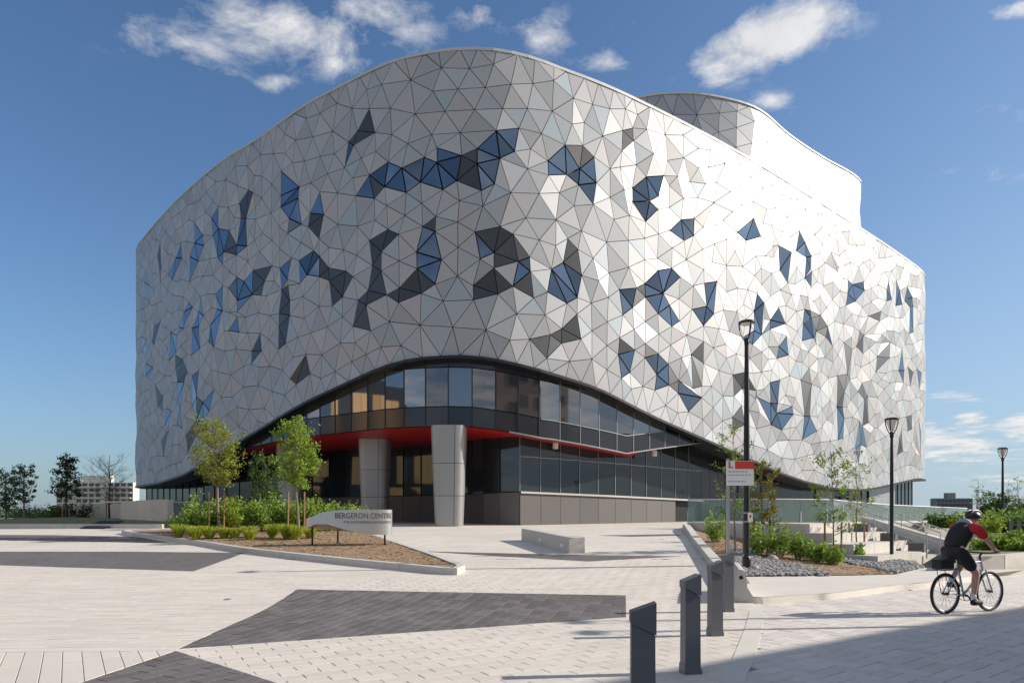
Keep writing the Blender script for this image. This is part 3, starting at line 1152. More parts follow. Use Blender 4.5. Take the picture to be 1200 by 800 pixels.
for i in range(31):
    s = S_C + .001 + (S_G1 - S_C - .002) * i / 30
    z = sill_z(S_C + (S_G1 - S_C) * int(i / 30 * k * 0.999) / k) + 1.95
    a, b = GW.off(s, 0.05), GW.off(s, -0.1)
    mb.v += [(a.x, a.y, z), (a.x, a.y, z + .05), (b.x, b.y, z + .05), (b.x, b.y, z)]
for i in range(30):
    for j in range(4):
        a, b = 4 * i + j, 4 * i + (j + 1) % 4
        mb.f.append((a, a + 4, b + 4, b)); mb.m.append(0)
mb.build('transom', M['mullion'], GFLOOR)
# left of the corner: granite dado with dark glazing above
edges_l = list(np.arange(S_C - 0.001, 0.05, -1.6))
for s1, s0 in zip(edges_l, edges_l[1:]):
    a, b = s0 + .015, s1 - .015
    if b > cum[-1]:
        continue
    quad_pane(GW, a, b, 0.06, 0.6, 0.6, 3.0, 3.0, 'granite_panel', M['granite_shade'] if s1 < cum[6] + .1 else M['granite'], GFLOOR, 0.1)
    quad_pane(GW, a, b, 0.0, 3.06, 3.06, 6.5, 6.5, 'glass_pane', M['glass'], GFLOOR)
    mullion_bar(GW, s0, -0.02, 3.0, 6.4, 0.05, 0.07, M['mullion_dark'], GFLOOR)
# right of the windows: grey metal, dark glass and pale ribbed cladding
def gw_s(px):
    return GW.find_px(px, S_C, GW.len - 2.4)


for px0, px1, mk, wd in ((None, 850, 'spandrel', 1.0), (850, 905, 'glass', 1.35), (905, 955, 'spandrel', 1.3), (955, 975, 'clad', 1.5), (975, 1017, 'glass', 1.3), (1017, 1047, 'rib', .55), (1047, 1090, 'glass', 1.1)):
    sa = S_G1 if px0 is None else gw_s(px0)
    sb = min(gw_s(px1), GW.len - .1) if px1 < 1085 else GW.len - .1
    k = max(1, int((sb - sa) / wd + .5))
    nm_ = {'spandrel': 'spandrel_panel', 'glass': 'glass_pane', 'clad': 'cladding_panel', 'rib': 'cladding_rib'}[mk]
    for i in range(k):
        a, b = sa + (sb - sa) * i / k, sa + (sb - sa) * (i + 1) / k
        quad_pane(GW, a + .012, b - .012, 0.12 if mk in ('rib', 'clad') else 0.0, 0.7, 0.7, 6.5, 6.5, nm_, M[mk], GFLOOR, 0.05)
        if mk == 'glass':
            mullion_bar(GW, a, -0.02, 0.7, 6.4, 0.05, 0.08, M['mullion_dark'], GFLOOR)

# ------- red soffit between band and ground floor wall
mb = MB()
n = 80
rows = []
wall_match = [(B0, cum[1]), (fac_s(330), cum[2]), (fac_s(400), cum[3]), (fac_s(450), cum[4]), (fac_s(530), cum[5]), (fac_s(575), cum[6]), (fac_s(600), cum[7]),
              (fac_s(711), cum[8]), (B1, cum[8] + 9.5)]
for i in range(n + 1):
    s = B0 + (B1 - B0) * i / n
    p = FAC.off(s, OFF_B + 0.02)
    q = GW.at(interp(s, wall_match))
    zq = min(6.38, max(5.25, band_z(s) - 0.03)) if s < fac_s(742) else band_z(s) + min(.5, .25 * (s - fac_s(742)))
    rows.append(((p.x, p.y, band_z(s) - 0.02), ((p.x + q.x) / 2, (p.y + q.y) / 2, zq), (q.x + (q.x - p.x) * .08, q.y + (q.y - p.y) * .08, zq)))
vs = [v for r_ in rows for v in r_]
mb.add(vs, [(3 * i + j, 3 * i + 1 + j, 3 * i + 4 + j, 3 * i + 3 + j) for i in range(n) for j in (0, 1)])
mb.build('soffit', M['red'], BLD)
# dark soffit of the rest, under the skin
for (sa, sb, wa, wb) in ((S_LO - 1, B0, 0.5, cum[1]), (B1, S_HI + 1, cum[8] + 9.5, GW.len - .1)):
    n = 40
    mb = MB()
    for i in range(n + 1):
        s = sa + (sb - sa) * i / n
        p, q = FAC.off(s, -0.2), GW.off(wa + (wb - wa) * i / n, -.3)
        z = skin_bottom(s)
        mb.v += [(p.x, p.y, z - 0.1), (q.x, q.y, z - 0.1)]
    mb.f = [(2 * i, 2 * i + 1, 2 * i + 3, 2 * i + 2) for i in range(n)]
    mb.m = [0] * n
    mb.build('dark_soffit', M['mullion_dark'], BLD)

# ------- columns built of clad drums
def column(x, y, z0, z1, r0, r1):
    base = MB()
    base.lathe([(r0 * .93, z0 + .02), (r1 * .93, z1)], (x, y, 0), 20)
    c = base.build('column', M['joint'], BLD, True)
    zs = [z0, z0 + 0.32 * (z1 - z0), z0 + 0.64 * (z1 - z0), z1 + .1]
    for a, b in zip(zs, zs[1:]):
        for k in range(4):
            mb = MB()
            vs = []
            m_ = 8
            for t in range(m_ + 1):
                ang = k * PI / 2 + PI / 8 + (PI / 2) * t / m_
                ang = max(k * PI / 2 + PI / 8 + .012, min((k + 1) * PI / 2 + PI / 8 - .012, ang))
                for z in (a + .012, b - .012):
                    r = r0 + (r1 - r0) * (z - z0) / (z1 - z0)
                    sq = 1.0 / (abs(math.cos(ang)) ** 4 + abs(math.sin(ang)) ** 4) ** 0.25     # squarish round section
                    vs.append((x + r * sq * .96 * math.cos(ang), y + r * sq * .96 * math.sin(ang), z))
            mb.add(vs, [(2 * t, 2 * t + 2, 2 * t + 3, 2 * t + 1) for t in range(m_)])
            mb.build('column_panel', M['clad'], c, True)


column(-3.42, 37.2, 1.0, 6.4, 0.78, 1.0)
column(-8.6, 42.9, 1.15, 6.4, 0.80, 1.0)
column(-15.2, 47.2, 1.2, 6.4, 0.80, 1.0)
# small wall lights under the soffit
for px, d in ((651, 39.6), (767, 43.2)):
    p = at_depth(px, d, py=522 if px < 700 else 531)
    mb = MB()
    mb.box(p, (.24, .2, .36), R(35))
    mb.box(p + Vector((0, .12, .26)), (.06, .06, .3), R(35))
    mb.build('wall_light', M['white'], BLD)

# ------- set back top storey
H2 = 32.05
pent_pts = catmull([(3.0, 62), (4.0, 55), (6.6, 51), (9.9, 49.5), (12.3, 49.2), (14.9, 49.6), (18.4, 51.1), (22.2, 54.6), (26.3, 57.9), (30.6, 61.0), (32.2, 63.2), (32.0, 67), (26, 76), (12, 78), (4, 70)], 8, closed=True)
pent_pts.append(pent_pts[0])
PEN = Path(pent_pts)
pent = wall_strip(PEN, 0, PEN.len, 0.8, -0.2, lambda s: H_ROOF - 1, H2 - .05, 'top_storey', M['joint'], BLD)
facade(PEN, 0.0, PEN.len, lambda s: H_ROOF - 0.6, H2, [], pent, 1.2, 0.06, lambda s: False, 240, 'top_panel')
mb = MB()
ring = [PEN.off(s, 0.06) for s in np.linspace(0, PEN.len, 120)[:-1]]
mb.prism([(p.x, p.y) for p in ring], H2 + .004, H2 + .14)
mb.build('top_roof', M['coping'], BLD)

# ================================================================== GROUND AND PAVING
mb = MB()
xs = list(np.arange(-60, 61, 2.0))
ys = list(np.arange(-20, 101, 2.0))
xs = [-4000, -1200, -400, -150] + xs + [150, 400, 1200, 4000]
ys = [-600, -100] + ys + [150, 300, 800, 2000, 6000]
for y in ys:
    for x in xs:
        z = plaza_z(min(y, 60)) if x < 12 else (0.0 if y < 30 else min(1.0, (y - 30) * .1))
        if kerb_x(max(12.5, y)) - 1 < x < 14 and y > 10:
            z = min(plaza_z(y), bed_z(x, y) if y > 16 else 0)
        mb.v.append((x, y, z - 0.14))
nx = len(xs)
for j in range(len(ys) - 1):
    for i in range(nx - 1):
        mb.f.append((j * nx + i, j * nx + i + 1, (j + 1) * nx + i + 1, (j + 1) * nx + i)); mb.m.append(0)
tag(mb.build('ground', M['earth']), kind='structure')


def sheet(name, outline, zf, m, step=1.0, kind='structure', lift=0.0):
    """drape an outline over a height function"""
    xs_ = [p[0] for p in outline]; ys_ = [p[1] for p in outline]
    pts, n0 = list(outline), len(outline)
    # densify the rim
    rim = []
    for i in range(n0):
        a, b = outline[i], outline[(i + 1) % n0]
        k = max(1, int(math.hypot(b[0] - a[0], b[1] - a[1]) / step))
        rim += [(a[0] + (b[0] - a[0]) * t / k, a[1] + (b[1] - a[1]) * t / k) for t in range(k)]
    pts = list(rim)
    ed = [(i, (i + 1) % len(rim)) for i in range(len(rim))]
    gx = np.arange(min(xs_), max(xs_), step)
    gy = np.arange(min(ys_), max(ys_), step)
    for x in gx:
        for y in gy:
            if pip(x, y, outline):
                pts.append((float(x), float(y)))
    vs_, _, fs_, _, _, _ = delaunay_2d_cdt([Vector(p) for p in pts], ed, [], 1, 1e-4)
    fs_ = [f for f in fs_ if pip(sum(vs_[i].x for i in f) / len(f), sum(vs_[i].y for i in f) / len(f), outline)]
    mb_ = MB()
    mb_.add([(v.x, v.y, zf(v.x, v.y) + lift) for v in vs_], fs_)
    return tag(mb_.build(name, m), kind=kind)


pz = lambda x, y: plaza_z(y)
Y_PAV = 19.5                                  # nearer than this the pavers are built one by one
band_line = [(1.30, 4.0)] + [tuple(on_ground(px, py)[:2]) for px, py in ((858, 800), (873, 767), (886, 722), (883, 706))] + [(4.45, 13.2)]
DARK = [
    [tuple(on_ground(*p)[:2]) for p in ((207, 760), (347, 690), (733, 697), (733, 722.5))],
    [tuple(on_ground(*p)[:2]) for p in ((205, 762), (92, 800), (325, 800))],
]
# lengthen the nearest one towards the viewer
a0, b0, c0 = DARK[1]
DARK[1] = [a0, (a0[0] + (b0[0] - a0[0]) * 2.2, a0[1] + (b0[1] - a0[1]) * 2.2), (a0[0] + (c0[0] - a0[0]) * 2.2, a0[1] + (c0[1] - a0[1]) * 2.2)]
base_outline = [(-60, 2), (1.0, 2)] + band_line + [(4.3, 12.9), (kerb_x(20), 20), (kerb_x(33.5), 33.5), (16, 46), (16, 52), (-60, 75)]
PLAZA = sheet('plaza', base_outline, pz, M['bedding'], 1.5, lift=-0.016)
tag(PLAZA, 'pale running bond plaza paving')
far_outline = [(-60, Y_PAV), (kerb_x(Y_PAV), Y_PAV), (kerb_x(33.5), 33.5), (16, 46), (16, 52), (-60, 75)]
sheet('far_plaza', far_outline, pz, M['plaza'], 1.5)


def band_half(x, y):
    """signed side of the nearest band segment (negative on the plaza side) and its line"""
    best = None
    for (x1, y1), (x2, y2) in zip(band_line, band_line[1:]):
        dx, dy = x2 - x1, y2 - y1
        t = max(0, min(1, ((x - x1) * dx + (y - y1) * dy) / (dx * dx + dy * dy)))
        d = math.hypot(x - x1 - t * dx, y - y1 - t * dy)
        if best is None or d < best[0]:
            l = math.hypot(dx, dy)
            a, b = dy / l, -dx / l
            best = (d, a, b, a * x1 + b * y1)
    return best[1:]


def paver_set(cells, zf, name, m, parent, gap, thick, bevel_seed):
    rr_ = random.Random(bevel_seed)
    cells.sort(key=lambda c: sum(p[1] for p in c) / len(c))
    rest = MB()
    cnt = 0

    def in_view(c):
        cx_, cy_ = sum(p[0] for p in c) / len(c), sum(p[1] for p in c) / len(c)
        return cy_ > 5.9 and abs(cx_ / cy_) < 0.78
    for c in cells:
        c = shrink(c, gap / 2)
        if len(c) < 3 or abs(area2(c)) < 0.0012:
            continue
        dz = rr_.uniform(-0.0015, 0.0015)
        cc = shrink(c, 0.004)
        if len(cc) != len(c):
            cc = c
        single = cnt < 300 and in_view(c)
        mb_ = MB() if single else rest
        nn_ = len(c)
        lo = [(p[0], p[1], zf(*p) + dz - thick) for p in c]
        mid = [(p[0], p[1], zf(*p) + dz - 0.004) for p in c]
        up = [(p[0], p[1], zf(*p) + dz) for p in cc]
        fs_ = [tuple(2 * nn_ + i for i in range(nn_))]
        for i in range(nn_):
            j = (i + 1) % nn_
            fs_.append((nn_ + i, nn_ + j, 2 * nn_ + j, 2 * nn_ + i))
            fs_.append((i, j, nn_ + j, nn_ + i))
        mb_.add(lo + mid + up, fs_)
        if single:
            cnt += 1
            mb_.build(name, m, parent)
    if rest.f:
        tag(rest.build(name + 's', m, parent), kind='stuff')


def bond_cells(ang, bw, bh, x0, x1, y0, y1, offset=0.5, org=(0, 0)):
    c, s = math.cos(ang), math.sin(ang)
    rr = math.hypot(max(abs(x0), abs(x1)), max(abs(y0), abs(y1))) + 1
    out = []
    for j in range(int(-rr / bh), int(rr / bh) + 1):
        for i in range(int(-rr / bw) - 1, int(rr / bw) + 1):
            u, v = (i + (offset * (j % 2))) * bw, j * bh
            cu, cv = u + bw / 2, v + bh / 2
            x, y = org[0] + cu * c - cv * s, org[1] + cu * s + cv * c
            if x0 < x < x1 and y0 < y < y1:
                out.append([(org[0] + a * c - b * s, org[1] + a * s + b * c) for a, b in ((u, v), (u + bw, v), (u + bw, v + bh), (u, v + bh))])
    return out


# the soldier strip on the left runs on continuous joints, in front of a line through (0,765) and (205,762)
sl_a, sl_b = on_ground(0, 766), on_ground(205, 762)
isl_tip = on_ground(541, 669)
P_A, P_B, P_C = Vector((sl_b.x, sl_b.y)), Vector(DARK[0][1]), Vector((isl_tip.x, isl_tip.y))


def split_sides(c):
    """pieces of a paver left and right of the line between the two laying patterns"""
    l, r = [], []
    ys_ = [p[1] for p in c]
    parts = [(c, 0)] if max(ys_) <= P_B.y else [(c, 1)] if min(ys_) >= P_B.y else [(clip(c, 0, 1, P_B.y), 0), (clip(c, 0, -1, -P_B.y), 1)]
    for q, k in parts:
        if len(q) < 3:
            continue
        a, b = (P_A, P_B) if k == 0 else (P_B, P_C)
        d = b - a
        nx_, ny_ = d.y, -d.x            # to the right of the line
        cc_ = nx_ * a.x + ny_ * a.y
        w = clip(q, nx_, ny_, cc_)
        if len(w) >= 3:
            l.append(w)
        w = clip(q, -nx_, -ny_, -cc_)
        if len(w) >= 3:
            r.append(w)
    return l, r


def keep_paver(c):
    x, y = sum(p[0] for p in c) / 4, sum(p[1] for p in c) / 4
    if abs(x / y) > 1.4 and y > 8:
        return None
    a, b, d = band_half(x, y)
    if y < 13.0:
        if a * x + b * y > d + .3:
            return None
        c = clip(c, a, b, d)
    elif x > kerb_x(y) + .1:
        return None
    return c if len(c) >= 3 else None


light, left = [], []
for c in bond_cells(R(30), 0.40, 0.20, -26, 6, 4.6, Y_PAV):
    c = keep_paver(c)
    if c:
        light += split_sides(c)[1]
for c in bond_cells(R(4), 0.60, 0.20, -26, 6, 4.6, Y_PAV):
    c = keep_paver(c)
    if c:
        left += split_sides(c)[0]
for D in DARK:
    light = [q for p in light for q in outside_parts(p, D)]
    left = [q for p in left for q in outside_parts(p, D)]
strip_poly = [(sl_b.x, sl_b.y), DARK[1][1], (sl_a.x - 3, DARK[1][1][1]), (sl_a.x - 3, sl_a.y)]
light = [q for p in light for q in outside_parts(p, strip_poly)]
left = [q for p in left for q in outside_parts(p, strip_poly)]
for c in bond_cells(R(-57), 6.0, 0.185, -12, 1, 2.2, 11, offset=0.0, org=(sl_b.x, sl_b.y)):
    q = inside_part(c, strip_poly)
    if len(q) >= 3:
        light += [w_ for w_ in outside_parts(q, DARK[1])]
light = [c for c in light if sum(p[1] for p in c) / len(c) > 4.4]
left = [c for c in left if sum(p[1] for p in c) / len(c) > 4.4]
paver_set(light, pz, 'paver', M['paver'], PLAZA, 0.0065, 0.03, 5)
tag(PLAZA, None)
mbl = MB()
for c in left:
    c = shrink(c, .002)
    if len(c) < 3:
        continue
    dz = rnd.uniform(-.0008, .0008)
    cc = c
    n_ = len(c)
    mbl.add([(p[0], p[1], pz(*p) + dz - .014) for p in c] + [(p[0], p[1], pz(*p) + dz) for p in cc], [tuple(n_ + i for i in range(n_))] + [(i, (i + 1) % n_, n_ + (i + 1) % n_, n_ + i) for i in range(n_)])
tag(mbl.build('fine_pavers', M['paver'], PLAZA), kind='stuff')

DARKP = tag(sheet('dark_paving', DARK[0], pz, M['bedding'], 0.6, lift=-0.010), 'charcoal inlaid paving')
DARKQ = sheet('dark_paving_base', DARK[1], pz, M['bedding'], 0.6, lift=-0.010)
dark = []
for D, ang in zip(DARK, (R(78), R(60))):
    x0, x1 = min(p[0] for p in D) - .5, max(p[0] for p in D) + .5
    y0, y1 = min(p[1] for p in D) - .5, max(p[1] for p in D) + .5
    for c in bond_cells(ang, 0.42, 0.21, x0, x1, max(y0, 4.4), y1, org=D[0]):
        q = inside_part(c, D)
        if len(q) >= 3:
            dark.append(q)
paver_set(dark, pz, 'dark_paver', M['dark_paver'], DARKP, 0.009, 0.02, 6)
# dark inlays farther off
for pxs in ([(-60, 645.5), (0, 646), (150, 646), (287, 647.5), (227, 669), (0, 662), (-60, 660)], [(490, 645.3), (560, 647.2), (690, 650), (800, 651.5), (740, 654.5), (690, 657.5), (570, 650.5)],
            [(-60, 626.3), (60, 626.6), (160, 628.6), (203, 636.5), (100, 634.2), (-60, 631.5)], [(700, 627), (790, 625.4), (800, 627.2), (740, 628.6)]):
    sheet('far_dark_paving', [tuple(on_ground(*p)[:2]) for p in pxs], pz, M['dark_plaza'], 1.0, lift=0.004)
for o in list(COL.objects):
    if o.name.startswith('far_dark_paving'):
        o.parent = None

# flush concrete band along the road
wb = MB()
L_, R2 = [], []
for i, p in enumerate(band_line):
    a = Vector(band_line[max(0, i - 1)]); b = Vector(band_line[min(len(band_line) - 1, i + 1)])
    d = (b - a).normalized(); nn = Vector((d.y, -d.x))
    L_.append((p[0] - nn.x * .115, p[1] - nn.y * .115)); R2.append((p[0] + nn.x * .115, p[1] + nn.y * .115))
sm_l, sm_r = catmull(L_, 6), catmull(R2, 6)
for a, b in zip(sm_l, sm_r):
    wb.v += [(a[0], a[1], .006), (b[0], b[1], .006), (a[0], a[1], -.05), (b[0], b[1], -.05)]
for i in range(len(sm_l) - 1):
    k = 4 * i
    wb.f += [(k, k + 1, k + 5, k + 4), (k, k + 4, k + 6, k + 2), (k + 1, k + 3, k + 7, k + 5)]; wb.m += [0] * 3
tag(wb.build('kerb_band', M['sidewalk']), 'flush pale concrete band between plaza and road', kind='structure')

# road with herringbone pavers
road_outline = [(1.0, 2)] + band_line + [(5.2, 13.6), (9, 16), (15, 19.5), (30, 24), (60, 26), (60, 2)]
ROAD = sheet('road', road_outline, lambda x, y: 0, M['bedding'], 2.0, lift=-0.016)
hb = []
u0 = 0.20
ca, sa = math.cos(R(38)), math.sin(R(38))
for i in range(-90, 130):
    for j in range(-90, 130):
        t = (i - j) % 4
        if t == 0:
            r_ = (i, j, i + 2, j + 1)
        elif t == 2:
            r_ = (i, j - 1, i + 1, j + 1)
        else:
            continue
        c = [(x * u0 * ca - y * u0 * sa, x * u0 * sa + y * u0 * ca) for x, y in ((r_[0], r_[1]), (r_[2], r_[1]), (r_[2], r_[3]), (r_[0], r_[3]))]
        x, y = sum(p[0] for p in c) / 4, sum(p[1] for p in c) / 4
        if not (4.6 < y < 14.8 and x < y * .86 + .5 and x > 1.2):
            continue
        a, b, d = band_half(x, y)
        if a * x + b * y < d - .3 and y < 13.3:
            continue
        if y < 13.3:
            c = clip(c, -a, -b, -d)
        if len(c) >= 3 and pip(x, y, road_outline):
            hb.append(c)
paver_set(hb, lambda x, y: 0.0, 'road_paver', M['road_paver'], ROAD, 0.008, 0.03, 9)
M['road_far'] = paving_mat('road paving far off', (0.64, 0.59, 0.54), (0.42, 0.39, 0.36), R(38), 0.4, 0.2, 0.06)
sheet('far_road', [(8.6, 14.6), (13.2, 14.6), (60, 14.6), (60, 26), (30, 24), (15, 19.5), (9, 16)], lambda x, y: 0, M['road_far'], 2.0, lift=-.001)
sheet('side_road', [(13.2, 2), (60, 2), (60, 14.59), (13.2, 14.59)], lambda x, y: 0, M['road_far'], 3.0, lift=-.001)

# raised concrete pavement on the right
rz0 = lambda x, y: 0.0
in_edge = [tuple(on_ground(px, py, rz0)[:2]) for px, py in ((893, 707), (952, 703), (977, 701.5), (1025, 695), (1053, 691), (1092, 687.5), (1160, 677), (1200, 672.5))]
in_edge = [(4.3, 12.6)] + in_edge + [(22, 21.5), (40, 23.5)]
out_edge = [(40, 27), (24, 25.6)] + [tuple(on_ground(px, py, lambda x, y: .12)[:2]) for px, py in ((1200, 667), (1110, 665), (1080, 665), (1050, 672.5), (1000, 674), (870, 674.5))] + [(5.2, 15.0), (4.75, 14.2)]
out_edge = [p for p in out_edge]
side_outline = in_edge + out_edge
SW = sheet('sidewalk', side_outline, lambda x, y: 0.12, M['sidewalk'], 1.0)
kb = MB()
ie = catmull(in_edge, 6)
for p in ie:
    kb.v += [(p[0], p[1], 0.118), (p[0] + .02, p[1] - .03, -.03)]
for i in range(len(ie) - 1):
    kb.f.append((2 * i, 2 * i + 1, 2 * i + 3, 2 * i + 2)); kb.m.append(0)
tag(kb.build('kerb_face', M['sidewalk']), kind='structure')

# planting bed on the right
bed_outline = [(4.95, 14.6)] + [p for p in reversed(out_edge) if p[1] > 14.9 and p[0] < 14][0:] 
bed_outline = [(4.72, 14.3), (5.25, 15.05)] + [tuple(on_ground(px, py, lambda x, y: .12)[:2]) for px, py in ((870, 674.5), (1000, 674), (1050, 672.5), (1080, 665))] + [(13.6, 23.0), (11.2, 24.6), (10.5, 25.2), (8.9, 33.2), (kerb_x(33.3), 33.3)]
sheet('planting_bed', bed_outline, lambda x, y: max(bed_z(x, y), .10 + .02 * (y - 14) if y < 17 else 0.11) + (.02 if y > 15.6 else 0), M['mulch'], 0.7)
bedz = lambda x, y: max(bed_z(x, y), .11) + .02

# kerb wall of the bed along the plaza
def kerb_run(name, line, top, bottom, w, m, label=None, closed=False, joints=2.4):
    """row of kerb stones along a polyline"""
    P_ = Path(line)
    root = None
    n_ = max(1, int(P_.len / joints))
    first = None
    for i in range(n_):
        s0, s1 = P_.len * i / n_ + .006, P_.len * (i + 1) / n_ - .006
        k_ = max(1, int((s1 - s0) / 0.6))
        mb_ = MB()
        for t in range(k_ + 1):
            s = s0 + (s1 - s0) * t / k_
            a, b = P_.off(s, w / 2), P_.off(s, -w / 2)
            mb_.v += [(a.x, a.y, bottom(a.x, a.y)), (a.x, a.y, top(a.x, a.y) - .012), (P_.off(s, w / 2 - .015).x, P_.off(s, w / 2 - .015).y, top(a.x, a.y)),
                      (b.x, b.y, top(b.x, b.y)), (b.x, b.y, bottom(b.x, b.y))]
        for t in range(k_):
            for j in range(4):
                q = 5 * t + j
                mb_.f.append((q, q + 5, q + 6, q + 1)); mb_.m.append(0)
        mb_.f += [(4, 3, 2, 1, 0), tuple(5 * k_ + j for j in range(5))]; mb_.m += [0, 0]
        if first is None:
            first = mb_.build(name, m)
            tag(first, label, kind='structure')
        else:
            mb_.build('kerb_stone', m, first)
    return first


kl = [(4.5, 13.9), (kerb_x(20), 20), (kerb_x(27), 27), (kerb_x(33.3), 33.3)]
kerb_run('kerb', kl[::-1], lambda x, y: max(plaza_z(y), bed_z(x, y) if y > 16 else 0) + 0.20, lambda x, y: -0.1, 0.28, M['concrete'], 'pale concrete kerb of the right planting bed')

# ================================================================== LEAVES, TREES, SHRUBS
def leaf_quads(mb, c, size, rr, up=0.3):
    n = Vector((rr.gauss(0, 1), rr.gauss(0, 1), rr.gauss(0, 1) + up)).normalized()
    u = n.orthogonal().normalized()
    a = rr.uniform(0, 2 * PI)
    v = n.cross(u)
    u2 = u * math.cos(a) + v * math.sin(a)
    v2 = n.cross(u2)
    l, w = size * rr.uniform(.7, 1.25), size * rr.uniform(.35, .55)
    k = len(mb.v)
    mb.v += [tuple(c - u2 * l * .5), tuple(c + v2 * w * .5 + n * w * .12), tuple(c + u2 * l * .5), tuple(c - v2 * w * .5 + n * w * .12)]
    mb.f.append((k, k + 1, k + 2, k + 3)); mb.m.append(0)


def tree(name, base, h, crown_r, crown_z0, label, cat, leaf, bark, n_leaf, leaf_size, seed, group=None, shape='round', trunk_r=0.06, bare=False, gap=0.5, limbs=26):
    rr = random.Random(seed)
    b = Vector(base)
    t = thing(name, b, label, cat, group)
    tm = MB()
    lean = Vector((rr.uniform(-.04, .04), rr.uniform(-.04, .04), 0)) * h
    top = b + Vector((0, 0, h * .93)) + lean
    pts = [b + (top - b) * k + Vector((rr.uniform(-.02, .02), rr.uniform(-.02, .02), 0)) * h * .5 * (0 < k < 1) for k in (0, .2, .4, .6, .8, 1)]
    tm.tube(pts, [trunk_r * (1.25 if k == 0 else 1 - .8 * k) for k in (0, .2, .4, .6, .8, 1)], 8)
    tips = []

    def axis(z):
        k = max(0, min(1, (z - b.z) / (top.z - b.z))) * 5
        i = min(4, int(k))
        return pts[i] + (pts[i + 1] - pts[i]) * (k - i)

    def prof(q):     # crown radius at relative height q
        if shape == 'cone':
            return crown_r * (1.02 - q) ** .75 * (0.55 + .45 * min(1, q * 8))
        if shape == 'vase':
            return crown_r * (0.25 + 0.75 * math.sin(PI * min(1, .12 + q * .72)))
        if shape == 'column':
            return crown_r * (0.5 + .5 * math.sin(PI * min(1, .1 + q * .85)))
        return crown_r * math.sqrt(max(0.03, 1 - (2 * q - .92) ** 2))
    zc0, zc1 = b.z + crown_z0, b.z + h
    for i in range(limbs):
        q = (i + rr.random()) / limbs * .92
        z = zc0 + (zc1 - zc0) * q
        a = i * 2.4 + rr.uniform(-.4, .4)
        r_ = prof(q) * rr.uniform(.75, 1.12)
        st = axis(max(b.z + h * .2, z - r_ * (.75 if shape != 'cone' else .15)))
        c = axis(z)
        tip = c + Vector((math.cos(a) * r_, math.sin(a) * r_, rr.uniform(-.1, .2) * r_ + (0 if shape != 'cone' else -.12 * r_)))
        mid = st + (tip - st) * .5 + Vector((0, 0, -.06 * r_ if shape != 'cone' else .03 * r_))
        tm.tube([st, mid, tip], [trunk_r * .34, trunk_r * .2, trunk_r * .06], 5, cap=False)
        tips.append((mid, tip))
        for _ in range(3 if not bare else 7):
            k = rr.uniform(.3, 1)
            o = st + (tip - st) * k
            e = o + Vector((rr.gauss(0, .3), rr.gauss(0, .3), rr.uniform(.0, .45))) * crown_r * .65
            tm.tube([o, (o + e) / 2 + Vector((0, 0, -.03)), e], [trunk_r * .13, trunk_r * .09, trunk_r * .035], 4, cap=False)
            tips.append((o, e))
            if bare:
                for _ in range(3):
                    e2 = e + Vector((rr.gauss(0, .2), rr.gauss(0, .2), rr.uniform(.0, .4))) * crown_r * .5
                    m2 = o + (e - o) * rr.uniform(.4, 1)
                    tm.tube([m2, e2], [trunk_r * .06, trunk_r * .025], 3, cap=False)
    tm.build('trunk', bark, t, True)
    if n_leaf:
        cm = MB()
        clumps = []
        for o, e in tips:
            for _ in range(2):
                clumps.append((o + (e - o) * rr.uniform(.35, 1.1), crown_r * rr.uniform(.10, .24), rr.random()))
        clumps = [c for c in clumps if rr.random() > gap * .5]
        for _ in range(n_leaf):
            c, r_, _k = rr.choice(clumps)
            leaf_quads(cm, c + Vector((rr.gauss(0, .6), rr.gauss(0, .6), rr.gauss(0, .5))) * r_, leaf_size, rr)
        ms = leaf if isinstance(leaf, (list, tuple)) else [leaf]
        if len(ms) > 1:
            cm.m = [rr.choice(range(len(ms))) for _ in cm.f]
        cm.build('crown', ms, t)
    return t


def shrub(base, w, h, label, leaf, seed, group, n=420, size=.10, name='shrub'):
    rr = random.Random(seed)
    b = Vector(base)
    t = thing(name, b, label, 'shrub', group)
    sm = MB()
    fm = MB()
    for i in range(16):
        a = rr.uniform(0, 2 * PI)
        r_ = w * .5 * math.sqrt(rr.random())
        tip = b + Vector((math.cos(a) * r_, math.sin(a) * r_, h * rr.uniform(.55, 1.05) * (1 - .35 * (r_ / (w * .5)) ** 2)))
        o = b + Vector((math.cos(a), math.sin(a), 0)) * r_ * .35
        sm.tube([o, (o + tip) / 2 + Vector((rr.uniform(-.04, .04), rr.uniform(-.04, .04), 0)), tip], [.012, .009, .004], 4, cap=False)
        for _ in range(n // 16):
            k = rr.uniform(.3, 1.04)
            p = o + (tip - o) * k
            leaf_quads(fm, p + Vector((rr.gauss(0, .07), rr.gauss(0, .07), rr.gauss(0, .06))) * (w / 1.0), size, rr, .6)
    sm.build('stem', M['bark'], t)
    fm.build('foliage', leaf, t)
    return t


def stake(p, h, label, group):
    mb = MB()
    mb.tube([p, Vector(p) + Vector((rnd.uniform(-.02, .02), 0, h))], .032, 8)
    return tag(mb.build('tree_stake', M['stake'], None), label, 'stake', group)


